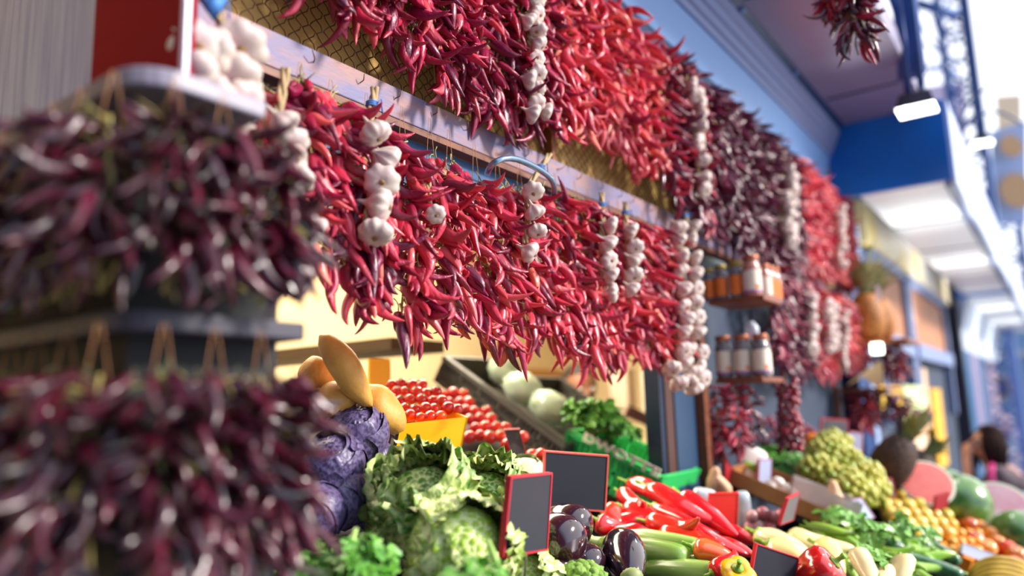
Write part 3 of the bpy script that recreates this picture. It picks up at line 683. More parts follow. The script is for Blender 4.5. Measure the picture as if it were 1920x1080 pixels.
crate_seg((1068, 806), (1243, 893), 2.05, .12, .26, mat('green_plastic', '3cc868', .35), 'bright green slatted crate with white letters along its rim', text='DWOTTE')
crate_seg((1120, 822), (1236, 886), 2.34, .05, .1, mat('dark_purple_carton', '2c1626', .5), 'dark carton tray standing inside the green crate')
# ------------------------------------------------------------------ vegetable shapes
def vein_mat(name, base, vein, dark=None, rough=.45, bump=.4):
    m = mat(name, base, rough, bump=bump, bump_scale=120, sss=.1); n = m.node_tree.nodes; L = m.node_tree.links; b = n['Principled BSDF']
    at = n.new('ShaderNodeAttribute'); at.attribute_name = 'vein'; mx = n.new('ShaderNodeMix'); mx.data_type = 'RGBA'
    nz = n.new('ShaderNodeTexNoise'); nz.inputs['Scale'].default_value = 14; m2 = n.new('ShaderNodeMix'); m2.data_type = 'RGBA'
    m2.inputs[6].default_value = _lin(base); m2.inputs[7].default_value = _lin(dark or base); L.new(nz.outputs[0], m2.inputs[0])
    L.new(at.outputs['Fac'], mx.inputs[0]); L.new(m2.outputs[2], mx.inputs[6]); mx.inputs[7].default_value = _lin(vein); L.new(mx.outputs[2], b.inputs['Base Color']); return m
def cell(p):
    d = noise.voronoi(p)[0]; return d[1] - d[0]
def leaf_mesh(name, Rr, seed, m_, wid=1.15, length=2.0, flare=.25, ruff=.06, crinkle=.05, N=44, veins=True, base=.2):
    rnd = random.Random(seed); vs = []; vv = []; so = V((seed * 5.3, seed * 2.1, 0))
    for i in range(N + 1):
        v = i / N; th = base + v * length
        for j in range(N + 1):
            u = j / N * 2 - 1; w_ = wid * (sin(min(1, .25 + v * .95) * pi * .62) ** .8)
            ph = u * w_ / max(.45, sin(min(th, 2.4)))
            e = max(abs(u) ** 3, max(0, (v - .6) / .4) ** 2)
            p3 = V((u * 3.2, v * 3.6, 0)) * 3.6 + so; c_ = cell(p3); big = noise.noise(p3 * .24)
            mid = math.exp(-(u / (.07 * (1.3 - v))) ** 2); side = 0
            if veins:
                s_ = (v * 6.0 - abs(u) * 2.6 + .3 * noise.noise(p3 * .5)) % 1.0; side = math.exp(-((s_ - .5) / .11) ** 2) * (1 - abs(u) * .5)
            vn = min(1, mid + side * .8 + max(0, 1 - c_ * 3.6) * .95)
            r = Rr * (1 + flare * e + ruff * e * sin(13 * (u + v) + 9 * big) + crinkle * min(c_, .6) * 1.3 - crinkle * .5 * side + .06 * big + .03 * mid)
            x = r * sin(th) * sin(ph); y = -r * sin(th) * cos(ph); z = -r * cos(th)
            vs.append((x, y, z)); vv.append(vn if veins else mid * .6 + side * .3)
    fs = [[i * (N + 1) + j, i * (N + 1) + j + 1, (i + 1) * (N + 1) + j + 1, (i + 1) * (N + 1) + j] for i in range(N) for j in range(N)]
    me = bpy.data.meshes.new(name); me.from_pydata(vs, [], fs); at = me.attributes.new('vein', 'FLOAT', 'POINT'); at.data.foreach_set('value', vv)
    me.materials.append(m_); me.polygons.foreach_set('use_smooth', [True] * len(fs)); return me
sav = vein_mat('savoy_leaf', '4c8a18', 'dfe49c', '2c6410'); savy = vein_mat('savoy_pale_leaf', 'a8c838', 'f0f2b8', '80a820')
redc = vein_mat('red_cabbage_leaf', '3c3058', '6c5f88', '241a38', .38); whc = vein_mat('white_cabbage_leaf', 'd2dca4', 'eef2d4', 'b4cc80', .35)
def cabbage(loc, Rr, label, lm, name='savoy_cabbage', n=7, axis=(.3, -.5, .8), seed=1, flare=.28, ruff=.07, crk=.06, veins=True, spin=0, cat='cabbage', core=True, group=None):
    rnd = random.Random(seed); A = V(axis); t = thing(name, label, cat, loc, basis(A, (1, 0, 0)), group)
    if core: put('heart', leaf_ball(Rr * .86, lm, seed), t)
    for i in range(n):
        me = leaf_mesh('leaf', Rr * (.93 + .035 * (i % 4)), seed * 10 + i, lm[0] if isinstance(lm, list) else lm, wid=1.1 + .25 * rnd.random(), length=1.95 + .55 * rnd.random(), flare=flare * (.5 + rnd.random()), ruff=ruff, crinkle=crk, veins=veins, N=44)
        put('leaf', me, t, None, (rnd.uniform(-.12, .12), rnd.uniform(-.12, .12), spin + i * 2 * pi / n * 1.0 + rnd.uniform(-.2, .2)))
    return t
def leaf_ball(Rr, lm, seed):
    mb = MB(); mb.sphere((0, 0, 0), Rr, 90, 60, f=lambda q: q * (1 + .08 * min(.6, cell(q * 6 + V((seed, 0, 0)))) * (0 if lm is whc else 1) + .04 * noise.noise(q * 2 + V((seed, 0, 0)))))
    me = mb.mesh('heart', lm[0] if isinstance(lm, list) else lm); at = me.attributes.new('vein', 'FLOAT', 'POINT')
    at.data.foreach_set('value', [max(0, 1 - 3.5 * cell(V(v).normalized() * 6 + V((seed, 0, 0)))) * .9 for v in mb.v]); return me
def at(px, py, t): return D(px, py, t)
def size(px, t): return px * t / F
# savoy cabbages
cabbage(at(797, 955, 1.26), size(90, 1.26), 'large dark green savoy cabbage with loose crinkled outer leaves next to the red cabbages', sav, seed=3, n=8, flare=.34, ruff=.12, crk=.17, axis=(.35, -.55, .75))
cabbage(at(862, 1035, 1.15), size(98, 1.15), 'pale yellow-green savoy cabbage with a thick curved midrib, lowest of the heap', savy, seed=5, n=6, flare=.15, ruff=.07, crk=.15, axis=(.75, -.35, .55), spin=.6)
cabbage(at(915, 950, 1.36), size(72, 1.36), 'small ruffled savoy cabbage half hidden behind the tilted price board', sav, seed=8, n=7, flare=.4, ruff=.12, crk=.10, axis=(.4, -.6, .7))
cabbage(at(990, 1098, 1.28), size(66, 1.22), 'yellow-green savoy cabbage under the tilted price board', savy, seed=9, n=6, flare=.2, ruff=.08, crk=.09, axis=(.2, -.7, .7))
# white cabbages
cabbage(at(926, 915, 1.56), size(46, 1.56), 'smooth pale white cabbage just behind the savoy heap', whc, 'white_cabbage', seed=11, n=4, flare=.0, ruff=0, crk=.0, veins=False, axis=(0, 0, 1))
cabbage(at(986, 895, 1.68), size(42, 1.68), 'light green cabbage peeking over the upright price board', whc, 'white_cabbage', seed=12, n=4, flare=.02, ruff=.01, crk=.01, veins=True, axis=(.3, -.3, 1))
# red cabbages
for i, (px, py, t_, r, lb) in enumerate(((668, 812, 1.40, 62, 'topmost blue-purple red cabbage under the sweet potatoes'), (622, 872, 1.30, 62, 'red cabbage partly behind the near dark chillies'),
        (700, 872, 1.44, 46, 'pinkish dusty red cabbage between the carton and the savoy leaves'), (640, 935, 1.28, 58, 'red cabbage left of the large savoy cabbage'), (592, 960, 1.22, 55, 'lowest red cabbage behind the near dark chillies'), (700, 945, 1.42, 48, 'red cabbage in shade under the savoy leaves'))):
    cabbage(at(px, py, t_), size(r, t_), lb, redc, 'red_cabbage', seed=20 + i, n=5, flare=.03, ruff=.01, crk=.015, axis=(.5 - .2 * i, -.4, .6), veins=True)
# sweet potatoes
def tuber_mesh(seed, L=.15, Rr=.042):
    mb = MB(); n = 16; pts = []; rad = []
    for i in range(n + 1):
        t = i / n; pts.append((.012 * sin(t * 3 + seed), .008 * sin(t * 4 + seed * 2), L * (t - .5)))
        rad.append(Rr * (max(0.002, sin(pi * min(.999, t ** (.8 if seed % 2 else 1.15)))) ** .48) * (1 - (.35 if seed % 2 == 0 else .1) * t) + .0005)
    mb.tube(pts, rad, 18)
    for i, v_ in enumerate(mb.v):
        p = V(v_); c_ = V((0, 0, p.z)); mb.v[i] = tuple(c_ + (p - c_) * (1 + .16 * noise.noise(p * 22 + V((seed, 0, 0)))))
    return mb.mesh('sweet_potato', pot)
pot = mat('sweet_potato_skin', 'd8a048', .55, color2='b87c34', noise_scale=14, noise_mix=.58, bump=.35, bump_scale=70)
for i, (a, b, t_, rf, lb) in enumerate((((598, 642), (700, 748), 1.36, .80, 'large sweet potato slanting on top of the heap'), ((575, 680), (625, 715), 1.42, .8, 'round-ended sweet potato behind the slanting one'), ((590, 765), (668, 745), 1.38, .95, 'broad sweet potato under the slanting one'),
        ((668, 745), (752, 800), 1.42, .95, 'sweet potato resting on the carton corner'), ((560, 720), (620, 760), 1.44, .9, 'sweet potato mostly behind the dark chillies'), ((640, 700), (600, 740), 1.50, .8, 'sweet potato at the back of the heap'))):
    A, Bq = at(*a, t_), at(*b, t_ + .02); d = Bq - A; me = tuber_mesh(i + 2)
    tag(put('sweet_potato', me, None, (A + Bq) / 2, basis(d), (rf, rf, d.length / .15 * 1.12)), lb, 'sweet potato', 'sweet potatoes')
# tomatoes
tom = mat('tomato_skin', 'd62a18', .15, var=['c41c18', 'd8301c', 'e0401c', 'b81820', 'e8501c'], coat=.6)
calyx = mat('tomato_calyx', '4c6a24', .6)
def tomato_mesh(r, lobes=5):
    mb = MB(); mb.sphere((0, 0, 0), r, 20, 12, (1, 1, .86), f=lambda q: q * (1 + .03 * cos(lobes * atan2(q.y, q.x)) * (abs(q.z))) - V((0, 0, .12 * math.exp(-((q.x ** 2 + q.y ** 2) / .06)) if q.z > 0 else 0)))
    return mb.mesh('tomato', tom)
def calyx_mesh(r):
    mb = MB(); 
    for k in range(5):
        a = k * 2 * pi / 5; mb.add([(0, 0, r * .80), (r * .3 * cos(a - .35), r * .3 * sin(a - .35), r * .86), (r * .65 * cos(a), r * .65 * sin(a), r * .80), (r * .3 * cos(a + .35), r * .3 * sin(a + .35), r * .86)], [[0, 1, 2, 3]])
    mb.tube([(0, 0, r * .78), (0, 0, r * 1.05)], r * .06, 5); return mb.mesh('calyx', calyx)
TM = [tomato_mesh(.0145), tomato_mesh(.019, 6)]; CX = [calyx_mesh(.0145), calyx_mesh(.019)]
def inpoly(x, y, P):
    c_ = False
    for (a, b), (d, e) in zip(P, P[1:] + P[:1]):
        if (b > y) != (e > y) and x < (d - a) * (y - b) / (e - b) + a: c_ = not c_
    return c_
def pile(P, step, off, make, jit=.35):
    x0, x1 = min(p[0] for p in P), max(p[0] for p in P); y0, y1 = min(p[1] for p in P), max(p[1] for p in P); y = y0; k = 0; row = 0
    while y <= y1:
        x = x0 + (step / 2 if row % 2 else 0)
        while x <= x1:
            if inpoly(x, y, P):
                w_ = off(x, y) if callable(off) else B(x, y, off); make(w_ + V([random.uniform(-.3, .3) * jit * step / F * 2 for _ in range(3)]), k); k += 1
            x += step
        y += step * .8; row += 1
    return k
def rrot(): return (random.uniform(-.6, .6), random.uniform(-.6, .6), random.uniform(0, 6.28))
def mk_tom(i, lb, gp):
    def f(p, k):
        o = tag(put('tomato' if i else 'cherry_tomato', TM[i], None, p, rrot(), random.uniform(.88, 1.1)), lb, 'tomato', gp); put('calyx', CX[i], o)
    return f
pile([(708, 722), (760, 705), (830, 728), (862, 772), (800, 795), (735, 788), (704, 760)], 19, lambda x, y: at(x, y, 1.62 + (790 - y) * .0022), mk_tom(0, 'small cherry tomato heaped in the yellow carton', 'cherry tomatoes in the yellow carton'))
pile([(800, 735), (850, 722), (880, 745), (960, 800), (988, 825), (950, 835), (880, 828), (868, 790), (830, 765)], 20, lambda x, y: at(x, y, 1.95 + (835 - y) * .0035), mk_tom(1, 'round red tomato in the crate behind the yellow carton', 'tomatoes behind the carton'))
pile([(905, 852), (940, 846), (948, 872), (930, 884), (908, 880)], 20, lambda x, y: at(x, y, 1.80), mk_tom(1, 'red tomato in the lower crate between the small slate and the white cabbage', 'tomatoes in the lower crate'))
pile([(986, 838), (1020, 846), (1016, 862), (990, 862)], 20, lambda x, y: at(x, y, 1.90), mk_tom(1, 'red tomato just left of the upright price board\'s top edge', 'tomatoes by the price board'))
# support under tomatoes: crates
def quadbox(pts, th, name, m_, label, cat='crate', depth=(0, .004, 0)):
    return tag(MB().poly_prism(pts, depth).build(name, m_), label, cat)
crate(-.62, -.28, 1.02, 1.60, .09, gry, 'grey crate under the round tomatoes', slots=True)
crate(-.98, -.64, 1.02, 1.60, .10, gry, 'grey crate against the back of the tomato heap', slots=True)
crate(-.60, -.26, .62, 1.0, .085, dkp, 'dark crate under the sweet potatoes and red cabbages')
# yellow carton
yel = mat('yellow_carton', 'f2a800', .45); yel2 = mat('carton_inside', 'ffc020', .5)
P0, P1 = at(752, 795, 1.44), at(874, 782, 1.62); P2, P3 = at(862, 838, 1.64), at(738, 862, 1.47)
t = thing('yellow_carton', 'yellow cardboard carton filled with cherry tomatoes', 'carton', P0)
bk = V((-.26, .10, .055))
def rel(*p): return [q - P0 for q in p]
up_ = V((0, 0, .004)); 
MB().poly_prism(rel(P0, P1, P2, P3), (-.004, .003, 0)).build('front_panel', yel, t)
MB().poly_prism([q - P0 for q in (P0 + bk, P1 + bk, P2 + bk, P3 + bk)], (-.004, .003, 0)).build('back_panel', yel2, t)
MB().poly_prism([q - P0 for q in (P1, P2, P2 + bk, P1 + bk)], (.003, .003, 0)).build('end_panel', yel, t)
MB().poly_prism([q - P0 for q in (P3, P2, P2 + bk, P3 + bk)], (0, 0, -.004)).build('bottom_panel', yel, t)
Q0, Q3 = at(716, 797, 1.50), at(700, 862, 1.52)
sd = MB().poly_prism([q - P0 for q in (P0, P3, P3 + bk * .8, P0 + bk * .8)], (-.003, -.003, 0)).build('printed_side', mat('dark_carton_print', '3c3632', .5), t)
# pale print blocks on the dark side, laid on the panel
pr = MB(); U = (bk * .8); W = (P3 - P0); nrm = U.cross(W).normalized(); nrm = nrm if nrm.y < 0 else -nrm
for (u0, u1, w0, w1) in ((.03, .12, .14, .22), (.02, .13, .28, .34), (.02, .08, .42, .62), (.03, .14, .68, .86), (.16, .30, .15, .9)):
    pr.add([(U * a_ + W * b_) + nrm * .005 for a_, b_ in ((u0, w0), (u1, w0), (u1, w1), (u0, w1))], [[0, 1, 2, 3]])
pr.build('print', mat('pale_print', 'b8b0a8', .5), t)
# aubergines
def aubergine_mesh():
    pr = [(.002, -.075), (.02, -.0735), (.033, -.064), (.041, -.045), (.0435, -.02), (.041, .008), (.035, .033), (.027, .055), (.021, .068), (.016, .074)]
    mb = MB(); mb.lathe(pr, 26); return mb.mesh('aubergine', aub)
aub = mat('aubergine_skin', '22101e', .12, coat=1.0, color2='3c1620', noise_scale=6, noise_mix=.6); aubc = mat('aubergine_calyx', '8f9a5c', .5, color2='6c7a40', noise_scale=20)
AM = aubergine_mesh(); ac = MB(); 
ac.lathe([(.0235, .060), (.0215, .072), (.012, .079), (.0055, .084), (.0055, .102), (.001, .103)], 18)
for k in range(5):
    a = k * 2 * pi / 5; ac.add([((.0235 + .0) * cos(a - .45), .0235 * sin(a - .45), .061), (.0235 * cos(a + .45), .0235 * sin(a + .45), .061), (.0345 * cos(a), .0345 * sin(a), .034)], [[0, 1, 2]])
AC = ac.mesh('calyx', aubc)
def place_veg(name, me, a, b, ta, tb, L0, label, cat, group, thick=1.0, flip=False, kids=(), roll=None):
    A, Bq = at(a[0], a[1], ta), at(b[0], b[1], tb); d = Bq - A; o = put(name, me, None, (A + Bq) / 2, basis(d if not flip else -d, roll or (1, 0, 0)), (thick, thick, d.length / L0)); tag(o, label, cat, group)
    for nm, m_ in kids: put(nm, m_, o)
    return o
AG = 'aubergines'
for a, b, ta, tb, th, lb in (((1088, 1020), (985, 1000), 1.36, 1.44, 1.12, 'big glossy aubergine half behind the tilted price board'), ((1105, 990), (1015, 975), 1.48, 1.54, 1.0, 'aubergine behind the big glossy one'),
        ((1130, 1075), (1050, 1030), 1.42, 1.46, .9, 'aubergine under the big glossy one with its stalk showing'), ((1162, 1010), (1186, 1090), 1.52, 1.38, .98, 'upright aubergine with its pale stalk end down, in front of the courgettes'), ((1075, 1100), (985, 1058), 1.34, 1.38, .95, 'lowest aubergine beneath the heap')):
    place_veg('aubergine', AM, a, b, ta, tb, .15, lb, 'aubergine', AG, th, kids=[('calyx', AC)])
# courgettes
cou = mat('courgette_skin', '6f9838', .3, color2='97b45c', noise_scale=60, noise_mix=.5, stretch=(1, 1, .12), coat=.4); cout = mat('courgette_end', 'b9cc84', .5)
mb = MB(); mb.lathe([(.002, -.10), (.014, -.098), (.021, -.088), (.0235, -.07), (.024, -.02), (.022, .04), (.018, .075), (.0125, .09)], 22, 8, .05); CM_ = mb.mesh('courgette', cou)
mb = MB(); mb.lathe([(.0135, .086), (.0115, .096), (.011, .108), (.014, .116), (.001, .117)], 6); CE_ = mb.mesh('stalk', cout)
for a, b, ta, tb, th, lb in (((1290, 1048), (1120, 1018), 1.50, 1.64, 1.15, 'courgette with a square-cut pale stalk behind the upright aubergine'), ((1325, 1035), (1165, 1003), 1.58, 1.70, 1.05, 'courgette lying behind the square-cut one'),
        ((1350, 1080), (1205, 1066), 1.44, 1.54, 1.1, 'darker courgette along the bottom right of the upright aubergine'), ((1345, 1055), (1250, 1070), 1.52, 1.52, .95, 'short courgette touching the yellow pepper'), ((1180, 1062), (1090, 1035), 1.60, 1.64, .9, 'courgette mostly hidden behind the upright aubergine')):
    place_veg('courgette', CM_, a, b, ta, tb, .20, lb, 'courgette', 'courgettes', th, kids=[('stalk', CE_)])
# long peppers
redp = mat('red_pepper_skin', 'd81420', .14, var=['d41420', 'e82420', 'c00c1c', 'e8381c'], coat=.8); yelp = mat('pale_pepper_skin', 'f0dc90', .2, var=['f4e4a4', 'ecd478', 'f8e8b4'], coat=.5)
grn = mat('pepper_stalk', '7ea82c', .4); orgp = mat('orange_pepper_skin', 'f0642c', .15, coat=.8)
PM = {k_: [chili_mesh(k_, .15, .024, b_, i + 2, m_, seg=16, wr=.07, tipk=.85) for i, b_ in enumerate((.15, .35, -.25))] for k_, m_ in (('red', redp), ('pale', yelp), ('orange', orgp), ('green', mat('green_pepper_skin', 'a0cc48', .2, coat=.6)))}
mb = MB(); mb.lathe([(.012, -.006), (.011, .002), (.004, .006), (.0035, .02), (.004, .032), (.001, .033)], 8); PS = mb.mesh('stalk', grn)
def pepper(a, b, ta, tb, lb, group, kind='red', th=1.0, name='long_pepper'):
    A, Bq = at(a[0], a[1], ta), at(b[0], b[1], tb); d = Bq - A; o = put(name, random.choice(PM[kind]), None, A, basis(-d, (random.gauss(0, 1), random.gauss(0, 1), .3)), (th, th, d.length / .145)); tag(o, lb, 'pepper', group); put('stalk', PS, o)
RG = 'long red peppers'; rows = [((1180, 905), (1285, 945), 1.95, 1.80), ((1215, 915), (1330, 990), 1.88, 1.74), ((1165, 925), (1225, 965), 1.9, 1.78), ((1172, 952), (1250, 990), 1.82, 1.72), ((1225, 950), (1345, 1010), 1.80, 1.66),
    ((1150, 985), (1235, 975), 1.78, 1.76), ((1215, 978), (1320, 1000), 1.74, 1.66), ((1150, 1002), (1230, 1012), 1.72, 1.68), ((1240, 1000), (1350, 1028), 1.70, 1.60), ((1130, 955), (1180, 985), 1.80, 1.78), ((1280, 930), (1372, 1005), 1.86, 1.72),
    ((1120, 975), (1170, 1000), 1.74, 1.72), ((1330, 1015), (1415, 1042), 1.72, 1.66), ((1300, 990), (1390, 1040), 1.70, 1.62), ((1350, 990), (1420, 1020), 1.9, 1.85)]
desc = ['topmost, beside the green crate', 'long one reaching toward the bright red card', 'short one by the price board corner', 'one with a bright green stalk beside the price board', 'long one in the middle of the heap', 'flat one under the price board', 'shiny one above the courgettes', 'one just behind the courgette stalk', 'one lying over the courgettes', 'one tucked behind the price board', 'one at the back edge near the blue post', 'small one beside the black crate wall', 'one beneath the bright red card', 'one sliding toward the bell pepper', 'thin one between the red card and the pale peppers']
for (a, b, ta, tb), d_ in zip(rows, desc): pepper(a, b, ta, tb, 'long red pepper, ' + d_, RG, th=random.uniform(.95, 1.2))
pepper((1300, 1025), (1400, 1062), 1.52, 1.50, 'orange-red long pepper lying right of the courgettes', RG, 'orange', 1.1)
pepper((1335, 1075), (1400, 1050), 1.42, 1.44, 'red pepper tip beside the yellow pepper', RG, 'red', .9)
YG = 'pale yellow peppers'
for i, (a, b, ta, tb, th) in enumerate((((1420, 1000), (1530, 1048), 1.85, 1.75, 1.5), ((1480, 1005), (1590, 1035), 1.95, 1.86, 1.5), ((1440, 1020), (1560, 1070), 1.72, 1.64, 1.4), ((1530, 1020), (1600, 1065), 1.85, 1.78, 1.3), ((1610, 1035), (1632, 1100), 1.72, 1.62, 1.0), ((1690, 1050), (1705, 1110), 1.72, 1.62, 1.2), ((1655, 1062), (1672, 1115), 1.70, 1.62, .9), ((1500, 1060), (1520, 1110), 1.6, 1.55, 1.2))):
    pepper(a, b, ta, tb, 'pale yellow pepper, %s of the loose group from the left' % ORD[i], YG, 'pale', th)
# bell peppers
def bell(px, py, t_, r, m_, label, tilt=(.4, -.5, .7)):
    mb = MB(); mb.lathe([(.15 * r, .72 * r), (.35 * r, .86 * r), (.7 * r, .88 * r), (.95 * r, .62 * r), (1.0 * r, .2 * r), (.92 * r, -.35 * r), (.75 * r, -.8 * r), (.5 * r, -1.0 * r), (.2 * r, -.95 * r), (.02, -.9 * r)], 32, 4, .22)
    o = mb.build('bell_pepper', m_, None, True); o.location = at(px, py, t_); o.rotation_euler = basis(tilt).to_euler(); tag(o, label, 'bell pepper')
    s = MB(); s.lathe([(r * .32, r * .86), (r * .3, r * .93), (r * .12, r * .97), (r * .1, r * 1.2), (r * .16, r * 1.42), (.001, r * 1.43)], 8).build('stalk', grn, o, True)
bell(1535, 1075, 1.55, size(42, 1.55), mat('bell_red', 'd01810', .12, coat=1), 'red bell pepper with a green stalk beside the slate board', (.8, .1, .6))
bell(1378, 1085, 1.42, size(36, 1.42), mat('bell_yellow', 'f4b010', .15, coat=.9), 'yellow bell pepper at the bottom edge next to the courgettes')
# broccoli / curly heads
def floret(px, py, t_, r, m_, label, name, cat, n=60, seed=1):
    rnd = random.Random(seed); t = thing(name, label, cat, at(px, py, t_)); mb = MB()
    for i in range(n):
        z = 1 - 1.5 * (i + .5) / n; a = i * 2.4; q = sqrt(max(0, 1 - z * z)); c_ = V((q * cos(a), q * sin(a), z * .8)) * r * .8
        mb.sphere(c_, r * .2 * rnd.uniform(.8, 1.2), 10, 7, f=lambda v: v * (1 + .35 * noise.noise(v * 5 + c_ * 90)))
    mb.build('florets', m_, t, True); MB().tube([(0, 0, -r * .5), (0, 0, -r * 1.3)], r * .3, 10).build('stalk', cout, t, True); return t
floret(1092, 1092, 1.30, size(50, 1.30), mat('broccoli_green', '8cab4c', .7, color2='6a9434', noise_scale=60, bump=.8, bump_scale=200), 'pale green curly broccoli head at the bottom beside the upright aubergine', 'broccoli', 'broccoli', seed=3)
# herbs
def herb_mesh(n, rad, h, leaf, seed, lobes=3):
    rnd = random.Random(seed); lv = MB(); st = MB()
    for i in range(n):
        a = rnd.uniform(0, 2 * pi); q = rad * sqrt(rnd.random()); top = V((q * cos(a), q * sin(a), h * (.55 + .5 * rnd.random()) * (1 - .35 * (q / rad) ** 2)))
        if i % 3 == 0: st.tube([(top.x * .15, top.y * .15, 0), (top.x * .6, top.y * .6, top.z * .6), tuple(top)], .0011, 4)
        nrm = (top * .6 + V((rnd.gauss(0, .4), rnd.gauss(0, .4), rnd.random())) * h).normalized(); Mx = basis(nrm, (rnd.gauss(0, 1), rnd.gauss(0, 1), 0))
        for k in range(lobes):
            an = (k - (lobes - 1) / 2) * .95 + rnd.uniform(-.15, .15); s = leaf * rnd.uniform(.7, 1.2); pts = []
            out = [(0, 0), (.25, .22), (.45, .16), (.55, .36), (.75, .2), (.85, .26), (1, .0), (.85, -.26), (.75, -.2), (.55, -.36), (.45, -.16), (.25, -.22)]
            for (x, y) in out:
                v = V((x * cos(an) - y * sin(an), x * sin(an) + y * cos(an), .25 * abs(y) - .25 * x * x)) * s; pts.append(top + Mx @ v)
            mid = top + Mx @ (V((.55 * cos(an), .55 * sin(an), -.10)) * s); lv.add(pts + [mid], [[j, (j + 1) % 12, 12] for j in range(12)])
    return lv, st
herb_m = mat('herb_leaf', '66a834', .45, color2='3f8420', noise_scale=25, sss=.15); herb_s = mat('herb_stem', '9cc060', .5)
def herbs(px, py, t_, rad, h, leaf, n, label, seed, axis=(0, 0, 1), name='parsley_bunch', cat='herbs', lm=None, lobes=3):
    a, b = herb_mesh(n, rad, h, leaf, seed, lobes); t = thing(name, label, cat, at(px, py, t_), basis(axis)); a.build('leaves', lm or herb_m, t); b.build('stems', herb_s, t, True); return t
herbs(592, 1138, 1.02, .065, .075, .020, 230, 'blurred parsley bunch at the bottom, in front of the dark chillies', 1, (.3, -.3, .9))
herbs(672, 1120, 1.00, .035, .085, .020, 90, 'taller parsley bunch with pale stalks left of the savoy cabbages', 2, (.35, -.1, .9))
herbs(890, 1170, .95, .05, .075, .020, 130, 'parsley bunch in front of the pale savoy cabbage', 3, (.1, -.2, 1))
lv, st = herb_mesh(90, .05, .075, .018, 8)
for a, b, c_, d_ in ((628, 1100, 668, 990), (650, 1090, 700, 1008), (935, 1090, 915, 1012)):
    A, Bq = at(a, b, .98), at(c_, d_, 1.0); o = MB().tube([A, (A + Bq) / 2 + V((.004, 0, 0)), Bq], [.006, .005, .003], 8).build('celery_stalk', herb_s, None, True); tag(o, 'pale celery stalk rising from the parsley, %s' % {628: 'first of three', 650: 'second of three', 935: 'beside the savoy cabbage'}[a], 'celery')
herbs(1110, 815, 2.22, .085, .10, .030, 240, 'bright green parsley bunch on top of the green crate', 5, (.2, 0, 1))
herbs(1150, 820, 2.3, .07, .06, .022, 150, 'small darker herb bunch beside the bright parsley', 6, (.3, 0, 1))
herbs(1458, 900, 2.9, .10, .13, .03, 200, 'green leafy bunch between the mushrooms and the grapes', 7, (.2, -.2, 1))
# wrapped greens
film = mat('clear_wrap', 'e8f4e8', .08, alpha=.45, coat=1.0)
for i, (a, b, ta) in enumerate((((955, 715), (1005, 742), 2.50), ((1005, 748), (1060, 782), 2.42), ((930, 680), (960, 705), 2.62))):
    A, Bq = at(*a, ta), at(*b, ta - .05); d = Bq - A
    o = MB().sphere((0, 0, 0), .05, 20, 12, (1, 1, 1.0), f=lambda q: q * (1 + .18 * noise.noise(q * 2.5 + V((i * 3, 0, 0))))).build('wrapped_greens', mat('lettuce_green', '4f8a2c', .4, color2='c4d8a0', noise_scale=34, bump=.8, bump_scale=60), None, True)
    o.location = (A + Bq) / 2; o.rotation_euler = basis(d).to_euler(); o.scale = (1, 1, d.length / .085); tag(o, 'plastic-wrapped green vegetable in the dark crate, %s from the right' % ['second', 'first', 'third'][i], 'vegetable', 'wrapped greens')
    MB().sphere((0, 0, 0), .054, 20, 12, f=lambda q: q * (1 + .2 * noise.noise(q * 4 + V((i * 3, 1, 0))))).build('plastic_wrap', film, o, True)
# ------------------------------------------------------------------ price boards
slate = mat('slate_board', '33343c', .5, spec=.3); rfr = mat('red_frame', 'c8283c', .4); rfr2 = mat('coral_frame', 'e05a50', .4)
def board(c4, ts, label, face=slate, frame=rfr, name='price_board', th=.006, fw=.05, stick=None, fringe=True):
    """c4: corners (px) top-left, top-right, bottom-right, bottom-left; ts: depths of left and right edge"""
    w_ = [at(*c4[0], ts[0]), at(*c4[1], ts[1]), at(*c4[2], ts[1]), at(*c4[3], ts[0])]
    c_ = sum(w_, V()) / 4; n = (w_[1] - w_[0]).cross(w_[3] - w_[0]).normalized(); n = n if n.dot(EYE - c_) > 0 else -n
    t = thing(name, label, 'price board', c_); q = [p - c_ for p in w_]
    MB().poly_prism([p * .96 for p in q], -n * th).build('panel', face, t)
    for i in range(4):
        a, b = q[i], q[(i + 1) % 4]; k = .955; MB().poly_prism([a + n * .0015, b + n * .0015, b * (1 - .0) * 1 + (-b) * .0 + n * .0015 + (q[(i + 2) % 4] - b).normalized() * 0, ][:2] + [b.lerp(V(), fw) + n * .0015, a.lerp(V(), fw) + n * .0015], -n * (th + .003)).build('frame', frame, t)
    if stick: 
        a = (q[2] + q[3]) / 2; MB().tube([a, at(*stick) - c_], .0014, 6).build('stick', mat('stick_metal', '4a3a2c', .4), t, True)
    return t
board([(957, 893), (1035, 886), (1026, 1032), (942, 1047)], (1.10, 1.24), 'tilted blank slate price board with pink-red frame, in front of the savoy cabbages', stick=(983, 1090, 1.17))
board([(1020, 845), (1142, 854), (1136, 960), (1018, 952)], (1.60, 1.64), 'upright blank slate price board with coral frame, behind the tilted one', frame=rfr2, stick=(1078, 1010, 1.58))
board([(1418, 1019), (1498, 1046), (1490, 1100), (1406, 1090)], (1.50, 1.55), 'blank slate price board with red frame at the bottom edge by the bell pepper', frame=rfr)
board([(1330, 925), (1385, 924), (1382, 999), (1327, 994)], (1.95, 1.96), 'plain bright red card standing above the long peppers', face=mat('red_card', 'f02c28', .4), frame=mat('red_card', 'f02c28', .4))
board([(945, 805), (974, 804), (988, 856), (960, 860)], (1.84, 1.84), 'small scribbled dark slate in front of the tomatoes', frame=rfr, face=mat('chalky_slate', '3a383e', .6, color2='6c6870', noise_scale=50, noise_mix=.62))
board([(1360, 862), (1394, 898), (1394, 942), (1358, 922)], (2.3, 2.4), 'dark red folded card below the small garlands', face=mat('dark_red_card', '9c0c1c', .5), frame=mat('dark_red_card', '9c0c1c', .5))
